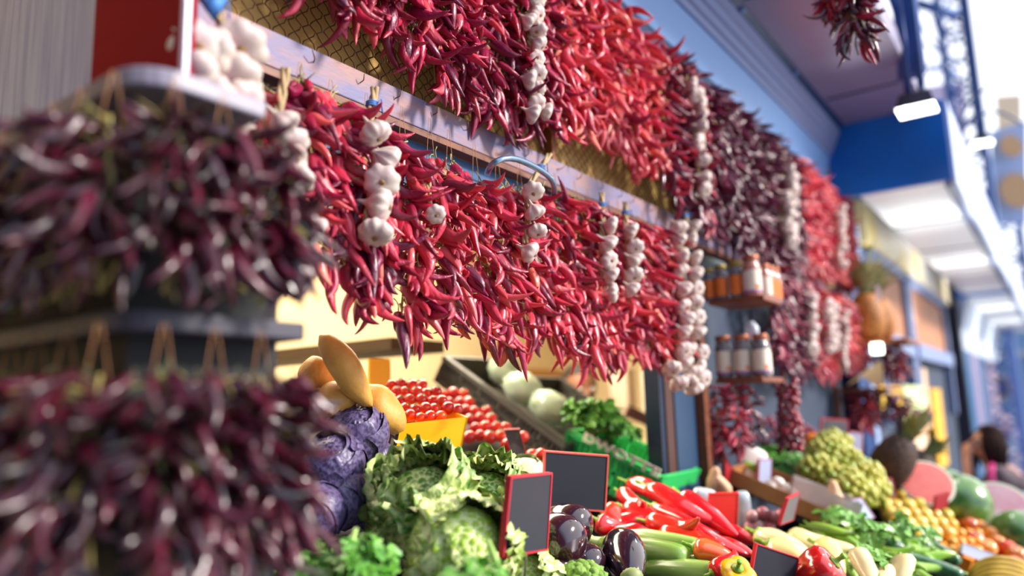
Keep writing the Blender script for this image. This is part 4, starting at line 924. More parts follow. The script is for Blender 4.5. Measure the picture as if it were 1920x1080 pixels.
board([(1424, 861), (1447, 860), (1445, 916), (1421, 916)], (2.45, 2.5), 'grey price card with a pink frame behind the mushrooms', face=mat('grey_card', 'a8b0cc', .4), frame=mat('pink_frame', 'c07898', .4))
board([(1540, 784), (1590, 788), (1588, 850), (1537, 846)], (3.2, 3.3), 'black slate with a red frame above the green grapes', face=mat('chalky_slate', '3a383e', .6), frame=rfr)
board([(1592, 808), (1618, 812), (1616, 862), (1588, 858)], (3.2, 3.3), 'narrow grey slate in a red frame beside the black one over the grapes', face=mat('grey_card2', '8e8ca4', .4), frame=rfr)
board([(1640, 905), (1672, 896), (1680, 930), (1652, 938)], (2.7, 2.75), 'small tilted black slate between the orange and the yellow plums', face=mat('chalky_slate', '3a383e', .6), frame=rfr)
board([(1755, 930), (1780, 922), (1776, 952), (1752, 957)], (2.7, 2.75), 'dark crimson card stuck among the yellow plums', face=mat('dark_red_card', '9c0c1c', .5), frame=mat('dark_red_card', '9c0c1c', .5))
board([(1583, 940), (1615, 933), (1640, 970), (1608, 984)], (2.3, 2.35), 'grey glossy price card lying over the green peppers', face=mat('grey_card', 'a8b0cc', .4), frame=mat('pink_frame', 'c07898', .4))
board([(1806, 1018), (1866, 1040), (1862, 1060), (1802, 1036)], (2.3, 2.35), 'pale blue-white price strip on the yellow cartons', face=mat('white_card', 'd8dff0', .4), frame=mat('white_card', 'd8dff0', .4))
board([(1478, 935), (1500, 925), (1488, 975), (1462, 985)], (1.95, 2.1), 'steeply tilted grey card with red edges left of the plastic tray', face=mat('grey_card3', '7c7478', .4), frame=rfr)
board([(1718, 768), (1752, 772), (1748, 795), (1714, 788)], ((PX(1735, 780, .10) - EYE).dot(FW), (PX(1735, 780, .10) - EYE).dot(FW) + .1), 'small black slate hanging beyond the pineapples', face=mat('chalky_slate', '3a383e', .6), frame=rfr)
# ------------------------------------------------------------------ right hand goods
def ball_mesh(name, r, m_, sc=(1, 1, 1), lump=.03, seg=16): return MB().sphere((0, 0, 0), r, seg, seg * 2 // 3, sc, f=lambda q: q * (1 + lump * noise.noise(q * 1.7))).mesh(name, m_)
plum = ball_mesh('yellow_plum', .026, mat('yellow_plum_skin', 'e8b830', .3, var=['e8b428', 'f0c848', 'e8a030', 'ecd060', 'd8c03c'], coat=.4), (1, 1, .95))
pile([(1638, 945), (1668, 930), (1700, 915), (1735, 925), (1770, 955), (1790, 975), (1775, 1000), (1740, 1012), (1700, 1000), (1660, 975)], 21, lambda x, y: B(x, y, .03 + .05 * math.exp(-((x - 1720) / 60) ** 2)), lambda p, k: tag(put('yellow_plum', plum, None, p, rrot(), random.uniform(.9, 1.15)), 'round yellow plum in the heap between the grapes and the watermelons', 'plum', 'yellow plums'))
grape_m = mat('green_grape_skin', 'b4b83c', .3, var=['b0b438', 'c8c04c', '9cae34', 'd0c458'], coat=.4); GR = ball_mesh('grape', .0135, grape_m, (1, 1, 1.15), 0, 10)
def grapes(c_, rx, rz, n, label, me=GR, seed=1, group='bunches of green grapes', h=.09):
    rnd = random.Random(seed); t = thing('grape_bunch', label, 'grapes', c_, None, group); MB().tube([(0, 0, h * .2), (0, 0, h * .9)], .003, 6).build('stalk', mat('grape_stalk', '7c8440', .6), t, True)
    for i in range(n):
        z = 1 - 1.9 * (i + .5) / n; a = i * 2.4; q = sqrt(max(0, 1 - z * z)); k_ = rnd.uniform(.85, 1.05); put('grape', me, t, (q * cos(a) * rx * k_, q * sin(a) * rx * k_, z * rz * k_), None, rnd.uniform(.85, 1.15))
for i, (px, py, t_) in enumerate(((1552, 850, 2.75), (1585, 870, 2.7), (1535, 885, 2.65), (1575, 905, 2.58), (1615, 895, 2.62), (1600, 925, 2.5), (1560, 835, 2.95), (1625, 920, 2.6))):
    grapes(at(px, py, t_), .070, .052, 60, '%s bunch in the mound of yellow-green grapes' % ORD[i], seed=i)
rg = ball_mesh('red_grape', .0115, mat('red_grape_skin', '8c2c48', .3, coat=.3), (1, 1, 1.1), 0, 8)
grapes(at(1432, 815, 3.1), .085, .07, 60, 'bunch of dull red grapes behind the hanging garlands', rg, 4, 'red grapes'); grapes(at(1508, 835, 3.05), .08, .075, 60, 'bunch of pinkish red grapes beside the green ones', rg, 5, 'red grapes')
org = mat('orange_peel', 'f08424', .4, bump=.3, bump_scale=200)
for px, py, t_, r, m_, nm, lb in ((1427, 795, 3.3, 34, mat('melon_skin', 'e8a02c', .5), 'melon', 'yellow-orange melon behind the dark garland'), (1523, 832, 3.0, 20, org, 'orange', 'orange perched above the red grapes'), (1641, 888, 2.8, 18, org, 'orange', 'orange beside the grape mound and pineapple'),
        (1636, 935, 2.6, 14, mat('lemon_peel', 'd8a820', .4), 'lemon', 'dark yellow lemon left of the tilted black slate')):
    tag(put(nm, ball_mesh(nm, size(r, t_), m_), None, at(px, py, t_), rrot()), lb, nm)
# pineapples
pine = mat('pineapple_skin', 'b87428', .6, color2='6c3c18', noise_scale=55, kind='voronoi', bump=1, bump_scale=55); pine_d = mat('pineapple_skin_dark', '4c3424', .7, color2='1c120c', noise_scale=50, kind='voronoi', bump=1, bump_scale=50)
pl = mat('pineapple_leaf', '7c8a5c', .5, color2='a89c64', noise_scale=10)
def pineapple(c_, r, h, m_, label, axis=(0, 0, 1), lh=1.2, n=26, seed=1, loose=.7):
    rnd = random.Random(seed); t = thing('pineapple', label, 'pineapple', c_, basis(axis)); 
    mb = MB(); N = 20; prof = [(r * max(.05, sin(pi * (.1 + .82 * i / N)) ** .45), h * (i / N - .5)) for i in range(N + 1)]; mb.lathe(prof, 32)
    for i, v_ in enumerate(mb.v):
        a = atan2(v_[1], v_[0]); z = v_[2]; k_ = 1 + .05 * (abs(sin(a * 5 + z / r * 4)) * abs(sin(-a * 5 + z / r * 4))); mb.v[i] = (v_[0] * k_, v_[1] * k_, z)
    mb.build('body', m_, t, True); lv = MB()
    for i in range(n):
        a = i * 2.4; out = loose * rnd.uniform(.2, 1) * (1 - i / n * .7); L_ = h * lh * rnd.uniform(.5, 1) * (.6 + .5 * i / n); w_ = r * .26
        d = V((cos(a), sin(a), 0)); s = V((-sin(a), cos(a), 0)); pts = []
        for k in range(6):
            u = k / 5; c2 = V((0, 0, h * .46)) + d * (r * .25 + out * L_ * u * u * .7) + V((0, 0, L_ * (u - .25 * out * u * u))); ww = w_ * (1 - u) ** .6 + .0004
            pts += [c2 - s * ww + V((0, 0, ww * .5)), c2, c2 + s * ww + V((0, 0, ww * .5))]
        lv.add(pts, [[3 * k + j, 3 * k + j + 1, 3 * k + j + 4, 3 * k + j + 3] for k in range(5) for j in (0, 1)])
    lv.build('crown', pl, t, True); return t
# side shelf of the next stall with pineapple
t_ = 3.95
p = at(1637, 590, t_)
ps0, ps1 = at(1590, 642, t_ - .1), at(1698, 640, t_ + .3)
PB = at(1631, 640, t_); SW = size(46, t_)
pineapple(PB + V((0, 0, size(44, t_))), size(31, t_), size(90, t_), pine, 'orange-brown pineapple standing on the wall shelf next to the end column', lh=1.25, n=44, seed=2, loose=1.7)
o = pineapple(PB + V((.03, .13, size(42, t_))), size(28, t_), size(84, t_), pine, 'second pineapple behind the orange-brown one on the wall shelf', lh=1.2, n=40, seed=3, loose=1.7)
tag(MB().box2(PB + V((-.12, -.10, -.02)), PB + V((.19, .28, -.002))).build('wall_shelf', shelf_wood, bevel=.002), 'brown shelf carrying the two pineapples', 'shelf')
tagm = MB().box2(PB + V((.07, -.1, size(70, t_))), PB + V((.09, -.098, size(98, t_)))).build('price_tag', mat('white_tag', 'f0eef4', .4)); tagm.rotation_euler = (0, 0, 0); tag(tagm, 'white tag hanging on the orange-brown pineapple', 'tag')
S2 = at(1636, 727, t_)
tag(MB().box2(S2 + V((-.15, -.10, -.02)), S2 + V((.09, .2, -.002))).build('wall_shelf', shelf_wood, bevel=.002), 'brown shelf under the pineapples carrying a cream paper fan', 'shelf')
MBp = MB(); q = [at(1588, 722, t_), at(1650, 674, t_), at(1655, 722, t_), at(1640, 724, t_), at(1618, 705, t_)]; c0 = q[0]; MBp.poly_prism(q, (0, .05, 0)); tag(MBp.build('paper_wedge', mat('cream_paper', 'ecc890', .6)), 'cream triangular wedge on the lower pineapple shelf', 'wedge')
tag(MB().box2(S2 + V((-.17, -.1, -.6)), S2 + V((-.15, -.07, .25))).build('shelf_upright', shelf_wood), 'brown wooden upright holding the pineapple shelves', 'upright')
tag(MB().box2(at(1632, 644, t_ - .15), at(1657, 663, t_ - .14)).build('spot_lamp', mat('lamp_glow2', 'ffffff', .5, emit='f0ffe8', es=5)), 'small bright spot lamp under the pineapple shelf', 'lamp')
def far_string(px, py0, py1, td, pal, label, n=46, sc=.7):
    a = at(px, py0, td); b = at(px, py1, td); chili_string(a, a.z - b.z, n, pal, label, 'chilli strings around the pineapple shelves', spread=(60, 100), rfac=1.4, stems=False, low=True, top_z=.01, full=True, sc=sc)
far_string(1676, 645, 725, 4.0, ['red', 'purple'], 'dark red string right of the cream wedge', 60, .9); far_string(1612, 730, 815, 4.0, ['red', 'fresh'], 'red string under the lower pineapple shelf', 60, .9); far_string(1690, 735, 812, 3.95, ['purple', 'crim'], 'purple-red string in front of the yellow poster', 56, .8); far_string(1658, 735, 800, 4.05, ['dark'], 'nearly black string between two red ones under the lower shelf', 50, .7); far_string(1630, 732, 812, 4.1, ['red', 'purple'], 'second red string under the lower pineapple shelf', 56, .8)
pineapple(at(1672, 868, 2.9), size(37, 2.9), size(106, 2.9), pine_d, 'dark brown pineapple lying behind the grape mound', axis=(.5, .15, .8), lh=.8, n=34, seed=5, loose=1.0)
pineapple(at(1712, 885, 3.05), size(30, 3.05), size(84, 3.05), pine_d, 'second dark pineapple leaning on the first behind the plums', axis=(.6, .2, .7), lh=.8, n=30, seed=6, loose=1.0)
# watermelons
wm = mat('watermelon_rind', '2f5a24', .2, color2='6f9a48', noise_scale=5, stretch=(3, 3, .4), coat=.7); wf = mat('watermelon_flesh', 'ee5a34', .35, color2='e04828', noise_scale=30); wr_ = mat('watermelon_white', 'dfe8c4', .4)
wp = mat('pink_flesh', 'e08c9c', .3, color2='f0c4cc', noise_scale=9)
def halfmelon(c_, r, nrm, label, flesh=wf, wrap=True):
    t = thing('watermelon_half', label, 'watermelon', c_, basis(nrm)); mb = MB(); prof = [(r * sin(a), -r * cos(a)) for a in [pi / 2 * i / 12 for i in range(13)]]; prof[0] = (.0005, -r); mb.lathe(prof, 36); mb.f = mb.f[:-1]; mb.mi = mb.mi[:-1]; mb.build('rind', wm, t, True)
    MB().lathe([(r * .998, -.001), (r * .90, .0005)], 36).build('white_edge', wr_, t); MB().lathe([(r * .91, .0), (r * .91, .002), (.001, .004)], 36).build('flesh', flesh, t)
    if wrap: MB().sphere((0, 0, 0), r * 1.02, 28, 16, (1, 1, 1), f=lambda q: q * (1 + .02 * noise.noise(q * 6)) if q.z < 0 else V((q.x, q.y, q.z * .06 + .02 * noise.noise(q * 7)))).build('plastic_wrap', mat('thin_wrap', 'f4f4ff', .06, alpha=.13, coat=.5), t, True)
halfmelon(at(1738, 905, 2.85), size(48, 2.85), (.35, -.72, .6), 'wrapped half watermelon showing bright red flesh')
halfmelon(at(1868, 955, 2.9), size(60, 2.9), (.1, -.75, .6), 'wrapped half melon with pale pink flesh at the right', wp)
for px, py, tt, r, lb in ((1800, 945, 2.95, 56, 'whole striped watermelon behind the red-fleshed half'), (1908, 1005, 2.75, 48, 'whole dark watermelon cut off by the right edge'), (1775, 925, 3.2, 45, 'watermelon wedged behind the red-fleshed half')):
    tag(put('watermelon', ball_mesh('watermelon', size(r, tt), wm, (1, 1, .92), .02, 26), None, at(px, py, tt), (1.3, .5, .4)), lb, 'watermelon')
# apples, peaches, cartons
app = mat('apple_skin', 'd8281c', .2, var=['d0201c', 'e84c24', 'e8782c', 'f0a02c', 'c01820'], coat=.6)
def apple_mesh(r): 
    mb = MB(); mb.sphere((0, 0, 0), r, 18, 12, (1, 1, .9), f=lambda q: q - V((0, 0, .22 * math.exp(-(q.x ** 2 + q.y ** 2) / .08) * (1 if q.z > 0 else -1)))); return mb.mesh('apple', app)
APM = apple_mesh(.034); aps = MB().tube([(0, 0, .022), (.003, 0, .036)], .0016, 5).mesh('stalk', wood_edge)
for i, (px, py) in enumerate(((1818, 985), (1838, 990), (1828, 1012), (1858, 1003), (1870, 1020), (1888, 1030), (1880, 1008), (1905, 1040), (1912, 1020), (1850, 1028), (1898, 1060), (1915, 1065), (1800, 972))):
    o = tag(put('apple', APM, None, B(px, py, .045), rrot(), .95), 'red to orange apple at the right edge, %s from the left of its group' % ORD[i], 'apple', 'apples at the right edge'); put('stalk', aps, o)
for i, (px, py, c_) in enumerate(((1795, 1010, 'yellow'), (1790, 1045, 'orange'), (1822, 1042, 'orange'))):
    w_ = B(px, py, .0); tag(MB().box((0, 0, 0), (.10, .12, .05), Matrix.Rotation(-BT, 3, 'Y')).build('fruit_carton', mat('carton_' + c_, 'f0b020' if c_ == 'yellow' else 'e88c18', .5), None, False, w_, .003), ['yellow carton holding small fruit beside the apples', 'orange carton at the bottom near the cucumbers', 'orange carton under the price strip'][i], 'carton')
me_sm = ball_mesh('apricot', .017, mat('apricot_skin', 'f0a83c', .4))
for i in range(12): tag(put('apricot', me_sm, None, B(1785 + (i % 4) * 16, 1000 + (i // 4) * 16, .055), rrot()), 'small apricot on the cartons beside the apples', 'apricot', 'apricots')
# bananas / melon at the lower right corner
bn = MB(); 
for k in range(5):
    bn = MB(); pts = []; n = 12
    for i in range(n + 1):
        a = -1.1 + 2.2 * i / n; pts.append((.10 * sin(a), k * .018 - .04 + .004 * sin(a * 2), .10 * cos(a) - .08 + .01 * k))
    bn.tube(pts, [.004, .010, .0145, .0165, .0175, .018, .018, .018, .0175, .0165, .0145, .010, .004], 8)
    o = bn.build('banana', mat('banana_skin', 'dcb440', .4, color2='a8842c', noise_scale=12), None, True); o.location = B(1885, 1100, .05); tag(o, 'yellow-brown banana at the bottom right corner, %s of its hand' % ORD[k], 'banana', 'bananas')
# green peppers, cucumbers and leaves heap
gp = PM['green']; GG = 'green peppers in the long heap'
k = 0
for i in range(26):
    px = 1500 + random.uniform(0, 240); py = 958 + (px - 1500) * .28 + random.uniform(-12, 62); a = B(px, py, .035 + random.random() * .03)
    d = V((random.uniform(.3, 1), random.uniform(-.8, .8), random.uniform(-.5, .1))); o = put('green_pepper', random.choice(gp), None, a, basis(-d), (random.uniform(.5, .8), random.uniform(.5, .8), random.uniform(.6, .95)))
    tag(o, 'thin light green pepper in the mixed heap left of the yellow plums', 'pepper', GG); put('stalk', PS, o)
for i, (px, py) in enumerate(((1690, 1010), (1712, 1040), (1740, 1060), (1755, 1030))):
    o = put('cucumber', CM_, None, B(px, py, .05), basis((random.uniform(.3, 1), random.uniform(-.5, .5), -.2)), .95); o.data = CM_.copy(); o.data.materials[0] = mat('cucumber_skin', '2f5c38', .2, coat=.7, color2='5c8c5c', noise_scale=30)
    tag(o, ['dark green cucumber below the yellow plums', 'glossy cucumber left of the cartons', 'blue-green cucumber at the bottom near the orange carton', 'cucumber next to the crate rim'][i], 'cucumber', 'cucumbers')
for i, (px, py, tt) in enumerate(((1570, 985, 2.15), (1640, 1015, 2.0), (1700, 1010, 2.1), (1640, 1085, 1.7))):
    herbs(px, py, tt, .05, .05, .034, 26, '%s loose leafy green tuft from the left in the mixed heap' % ORD[i], 30 + i, (.3, -.3, 1), 'leafy_greens', 'leafy greens', lm=mat('long_leaf', '5c9a34', .35, color2='8cbc58', noise_scale=10), lobes=2)
# mushrooms, tray, packs
mush = ball_mesh('mushroom', .022, mat('mushroom_white', 'f0e6da', .6), (1, 1, .75))
for i, (px, py) in enumerate(((1445, 910), (1458, 905), (1470, 916), (1482, 924), (1455, 920), (1468, 930), (1490, 935), (1448, 926))): tag(put('mushroom', mush, None, at(px, py, 2.35), rrot()), 'white mushroom in the slatted tray behind the red card', 'mushroom', 'white mushrooms')
def wbox(px, py, tt, d, m_, label, cat, rot=0.0, name='tray', open_=True):
    p = at(px, py, tt); t = thing(name, label, cat, p, (0, -BT, rot)); x, y, z = d; th = .004
    MB().box2((-x / 2, -y / 2, 0), (x / 2, y / 2, th)).build('base', m_, t)
    if open_:
        f = MB(); f.box2((-x / 2, -y / 2, 0), (-x / 2 + th, y / 2, z)).box2((x / 2 - th, -y / 2, 0), (x / 2, y / 2, z)).box2((-x / 2, -y / 2, 0), (x / 2, -y / 2 + th, z)).box2((-x / 2, y / 2 - th, 0), (x / 2, y / 2, z)); f.build('walls', m_, t)
    return t
woodc = mat('crate_wood', 'a87444', .6, color2='8a5a30', noise_scale=10)
wbox(1468, 935, 2.36, (.30, .26, .05), woodc, 'thin wooden tray holding white mushrooms', 'tray', name='wooden_tray')
wbox(1540, 945, 2.35, (.20, .16, .05), mat('clear_tray', 'd8ccc8', .15, alpha=.7, coat=.8), 'clear plastic tray beside the mushrooms', 'tray', .3, name='plastic_tray')
gin = tuber_mesh(7); 
for i, (px, py) in enumerate(((1562, 925), (1572, 935), (1340, 900), (1352, 912))):
    o = put('ginger_root', gin, None, at(px, py, 2.3 if i < 2 else 2.2), rrot(), (.5, .5, .55)); o.data = gin.copy(); o.data.materials[0] = mat('ginger_skin', 'dcae88', .6); tag(o, ['knobbly ginger root beside the clear tray', 'second ginger root under the first by the clear tray', 'ginger root under the grey notice', 'lower ginger root under the grey notice'][i], 'ginger')
bagm = mat('white_pack', 'f0e8dc', .5); 
def pack(px, py, tt, w_, h_, m_, label, tilt=0, stripe=None, name='food_pack'):
    t = thing(name, label, 'pack', at(px, py, tt), (0, tilt, YAW)); 
    MB().sphere((0, 0, 0), 1, 20, 14, (w_, .018, h_), f=lambda q: V((math.copysign(abs(q.x) ** .5, q.x), q.y, math.copysign(abs(q.z) ** .5, q.z)))).build('pouch', m_, t, True)
    if stripe: MB().sphere((0, -.004, -h_ * .2), 1, 16, 10, (w_ * .7, .017, h_ * .28), f=lambda q: V((math.copysign(abs(q.x) ** .4, q.x), q.y, math.copysign(abs(q.z) ** .4, q.z)))).build('label', stripe, t, True)
pack(1408, 868, 2.5, .045, .055, bagm, 'cream pack with a green label under the garlands', .5, mat('pack_green', '8cb43c', .5))
pack(1385, 905, 2.4, .04, .03, mat('orange_net', 'e88c3c', .5), 'orange netted pack below the cream pack', .3)
pack(1318, 950, 2.05, .035, .05, mat('silver_bag', 'c8d0d0', .25, .3), 'silvery bag left of the bright red card', .2, mat('teal_lbl', '3c9c84', .4))
pack(1394, 965, 2.1, .022, .065, mat('silver_bag2', 'b8c0c4', .2, .3), 'tall silvery pouch right of the bright red card', 0)
for i, (px, py) in enumerate(((1410, 968), (1430, 962), (1448, 970), (1465, 966), (1420, 985), (1442, 988), (1405, 990))):
    tag(put('radish', ball_mesh('radish', .018, mat('radish_skin', 'a8244c', .3, var=['b02850', 'e8d0c8', '8c1c40'], coat=.4)), None, at(px, py, 2.05), rrot()), '%s radish in the pack behind the pale peppers' % ORD[i], 'radish', 'radishes')
# ------------------------------------------------------------------ lamps, hanging bunch, hall beyond
hous = mat('lamp_housing', '3c3444', .4, .3); glow = mat('lamp_face', 'ffffff', .5, emit='fbfff2', es=4.0); pole_m = mat('blue_iron_pole', '1d4c94', .35)
def lamp(px, py, tt, wpx_, hpx_, label, pole=True, power=6):
    c_ = at(px, py, tt); w_ = size(wpx_, tt); t = thing('market_lamp', label, 'lamp', c_)
    s = w_ / 2; d_ = w_ * .42
    MB().add([(-s, -d_, 0), (s, -d_, 0), (s, d_, 0), (-s, d_, 0), (-s * .75, -d_ * .6, w_ * .42), (s * .75, -d_ * .6, w_ * .42), (s * .75, d_ * .6, w_ * .42), (-s * .75, d_ * .6, w_ * .42)], [[0, 1, 5, 4], [1, 2, 6, 5], [2, 3, 7, 6], [3, 0, 4, 7], [4, 5, 6, 7]]).build('housing', hous, t)
    MB().box2((-s * .97, -d_ * .97, -.012), (s * .97, d_ * .97, -.001)).build('glowing_face', glow, t)
    if pole:
        for k in (-1, 1): MB().tube([(k * s * .35, 0, w_ * .40), (k * s * .35, 0, 1.4 if tt < 5 else 6.0)], w_ * .10, 10).build('hanger', pole_m, t, True)
        MB().sphere((s * .5, -d_ * .5, w_ * .45), w_ * .08, 10, 6).build('cap', whitep, t, True)
    a_ = area('market_lamp_light', c_ + V((0, 0, -.03)), c_ + V((-.45, -.2, -1)), w_, d_ * 2, power, (1, .98, .93)); return t
lamp(1719, 204, 3.3, 66, 26, 'big lit lamp on a blue pole at the canopy corner', power=2.5)
lamp(1842, 268, 9.5, 34, 20, 'small square lit lamp in front of the lattice column', power=2.5)
lamp(1822, 428, 6.5, 42, 16, 'lit lamp under the first white canopy', pole=False, power=2.5)
lamp(1862, 498, 8.5, 36, 14, 'lit lamp under the second white canopy', pole=False, power=2.5)
# dark blue post behind the big lamp
A = at(1712, 140, 3.5); tag(MB().tube([A, A + V((0, 0, 1.2))], .055, 12).build('hanging_post', mat('post_blue', '2a4f96', .35), None, True), 'thick dark blue hanging post above the big lamp', 'post')
o = MB().tube([at(1668, -20, 3.4), at(1682, 20, 3.4), at(1690, 70, 3.4), at(1692, 150, 3.4)], .02, 10).build('bent_pipe', mat('post_blue', '2a4f96', .35), None, True); tag(o, 'bent blue pipe at the canopy edge left of the hanging post', 'pipe')
# bunch hung from the canopy edge
a = at(1590, -60, 1.95); b = at(1600, 122, 1.95)
chili_string(a, a.z - b.z + .02, 78, ['purple', 'dark', 'purple', 'crim'], 'dark purple chilli bunch hanging alone from the canopy at top right', None, spread=(25, 75), rfac=1.4, stems=True, top_z=.01, full=True, sc=.8)
a = at(1560, -60, 2.0); chili_string(a, a.z - at(1553, 60, 2.0).z + .02, 40, ['purple', 'dark', 'red'], 'smaller dark chilli bunch touching the hanging one at top right', None, spread=(25, 60), rfac=1.2, stems=True, top_z=.01, full=True, sc=.8)
# lattice column
iron = mat('pale_blue_iron', '6f8fd0', .45); iron2 = mat('mid_blue_iron', '5c80c4', .45)
def lattice(px, py, tt, w_, label, h0=FZ, h1=9, m_=iron):
    c_ = at(px, py, tt); c_.z = 0; t = thing('lattice_column', label, 'column', c_)
    for s in (-1, 1): MB().box2((s * w_ / 2 - w_ * .14, -w_ * .3, h0), (s * w_ / 2 + w_ * .14, w_ * .3, h1)).build('upright', m_, t)
    z = h0; k = 0; n = int((h1 - h0) / (w_ * .9)); b = MB()
    for i in range(n):
        z0 = h0 + i * w_ * .9; b.bar((-w_ / 2, 0, z0), (w_ / 2, 0, z0 + w_ * .9), w_ * .1, w_ * .1, (0, 1, 0)).bar((w_ / 2, .01, z0), (-w_ / 2, .01, z0 + w_ * .9), w_ * .1, w_ * .1, (0, 1, 0))
        if i % 3 == 0: b.bar((-w_ / 2, 0, z0), (w_ / 2, 0, z0), w_ * .14, w_ * .14, (0, 1, 0))
    b.build('lattice_bars', iron2, t); return t
lattice(1822, 300, 13, .42, 'tall pale blue iron lattice column rising to the hall roof')
lattice(1892, 480, 21, .65, 'second blue iron lattice column at the right edge', h1=7)
# roof truss
t = thing('roof_truss', 'thin iron roof truss seen against the bright sky between the posts', 'truss', (0, 0, 0)); k = MB()
c1 = at(1772, 105, 20)
for px, py in ((1715, 30), (1722, 75), (1735, 150), (1795, 60), (1800, 130), (1790, 170), (1745, 20)): k.tube([c1, at(px, py, 20)], .035, 6)
k.tube([at(1715, 5, 20), at(1800, 28, 20)], .14, 6); k.tube([at(1720, 120, 20), at(1800, 140, 20)], .06, 6); k.build('bars', iron2, t, True)
tag(MB().poly_prism([at(1722, 165, 22), at(1808, 150, 22), at(1815, 330, 22), at(1735, 330, 22)], (0, .1, 0)).build('gable_wall', mat('pinkish_gable', 'c9bcd8', .7)), 'pinkish-lilac gable wall below the roof truss', 'wall')
tag(MB().poly_prism([at(1866, 180, 18), at(1915, 176, 18), at(1916, 228, 18), at(1870, 242, 18)], (0, .1, 0)).build('peach_panel', mat('peach_wall', 'f0d8b4', .7)), 'peach-coloured wall panel high at the right edge', 'panel')
tag(MB().poly_prism([at(1858, 245, 19), at(1925, 225, 19), at(1925, 420, 19), at(1858, 420, 19)], (0, .1, 0)).build('upper_wall', mat('periwinkle_wall', '9eb4e0', .7)), 'periwinkle upper hall wall with brown arches', 'wall')
for i, (px, py, r) in enumerate(((1897, 275, 22), (1908, 360, 34))):
    c_ = at(px, py, 18.8); n = 24; q = [c_ + RT * size(r * cos(a), 18.8) + V((0, 0, 1)) * size(r * 1.1 * sin(a) if sin(a) > 0 else r * .9 * sin(a), 18.8) for a in [2 * pi * k_ / n for k_ in range(n)]]
    tag(MB().poly_prism(q, (0, .05, 0)).build('arched_window', mat('brown_brick_arch', 'a8835c' if i == 0 else '7c6470', .7)), ['small ochre arched window high on the hall wall', 'larger brown arched window on the hall wall'][i], 'window')
# curved cables
for i, pts in enumerate((((1795, 245), (1803, 215), (1828, 178), (1862, 158), (1898, 160)), ((1798, 258), (1815, 230), (1848, 208), (1885, 210), (1925, 238)), ((1800, 250), (1815, 300), (1822, 345), (1824, 385)))):
    o = MB().tube([at(x, y, 5.5) for x, y in pts], .012, 8).build('curved_pipe', mat('pipe_dark', '1c3c70', .4), None, True); sb = o.modifiers.new('s', 'SUBSURF'); sb.levels = sb.render_levels = 2
    tag(o, ['upper arching dark blue pipe near the lattice column', 'lower arching dark blue pipe near the lattice column', 'dark pipe running down beside the near canopy'][i], 'pipe')
# far hall end
struct(MB().box2((-6, 27, FZ), (16, 27.2, 2.6)).build('wall_hall_end', mat('sky_blue_wall', '7db4ec', .6)))
t = thing('far_kiosk', 'pale blue kiosk with a round grey porthole at the end of the aisle', 'kiosk', at(1880, 740, 16))
kc = t.location.copy(); w_ = size(38, 16)
MB().box2((-w_, 0, -1.2), (w_ * 1.6, 1, size(115, 16))).build('body', mat('kiosk_blue', 'a4ccf4', .5), t); MB().box2((-w_ * 1.1, -.1, size(70, 16)), (w_ * 1.7, 0, size(80, 16))).build('cornice', litm, t)
rg_ = MB(); rr = size(21, 16); cc = at(1870, 727, 16) - kc
rg_.tube([cc + V((cos(a) * rr, -.06, sin(a) * rr)) for a in [2 * pi * i / 20 for i in range(21)]], rr * .25, 8); rg_.build('porthole_ring', mat('ring_grey', 'b0a4b0', .3, .5), t, True)
MB().poly_prism([cc + V((cos(a) * rr * .85, -.05, sin(a) * rr * .85)) for a in [2 * pi * i / 20 for i in range(20)]], (0, .03, 0)).build('porthole_glass', mat('porth', '5c7490', .2), t)
for i, (px, py, w__, h__, c_) in enumerate(((1868, 785, 14, 18, 'f4f0e8'), (1885, 800, 12, 26, 'c8a8b4'), (1910, 870, 20, 30, 'ffffff'), (1903, 812, 10, 30, 'e8f4ff'))):
    p = at(px, py, 13); tag(MB().box(p, (size(w__, 13) * 1.4, .3, size(h__, 13) * 1.6)).build('far_goods', mat('fg' + c_, c_, .5)), ['cream box on the far counter', 'dusty pink box on the far counter', 'bright white panel at the right edge', 'pale blue box behind the dusty pink one'][i], 'box')
# posters in the next stall's lower windows
fp = mat('fruit_poster_yellow', 'f0c428', .5, color2='e89c20', noise_scale=18); fp2 = mat('fruit_poster_green', 'b8d47c', .5, color2='f0f0c8', noise_scale=14); fp3 = mat('fruit_poster_orange', 'e8a05c', .5, color2='f4e4c8', noise_scale=14)
for i, (a, b, c_, d_, m_) in enumerate(((1655, 722, 1700, 765, fp), (1698, 722, 1745, 800, fp2), (1730, 690, 1750, 800, fp3), (1745, 728, 1780, 870, fp), (1700, 800, 1745, 880, fp3))):
    p = PX(a, b, .045); q = PX(c_, d_, .045); tag(MB().box2((-.039 if i == 3 else .02 + .006 * i, p.y, p.z), (.025 + .006 * i, q.y, q.z)).build('fruit_poster', m_), ['yellow poster behind the purple-red string', 'pale green poster next to the yellow one', 'narrow orange poster between window posts', 'green and yellow poster beside the iron pillar', 'orange and cream poster low on the next stall'][i], 'poster', 'fruit posters')
# right hand table
tb = thing('side_table', 'pale table in front of the woman at the right', 'table', at(1885, 935, 4.55)); MB().box((0, 0, 0), (.55, .5, .03)).build('top', mat('table_top', 'b4bcd4', .4), tb)
for sx in (-1, 1):
    for sy in (-1, 1): MB().box2((sx * .24 - .015, sy * .22 - .015, FZ - tb.location.z), (sx * .24 + .015, sy * .22 + .015, -.015)).build('leg', pole_m, tb)

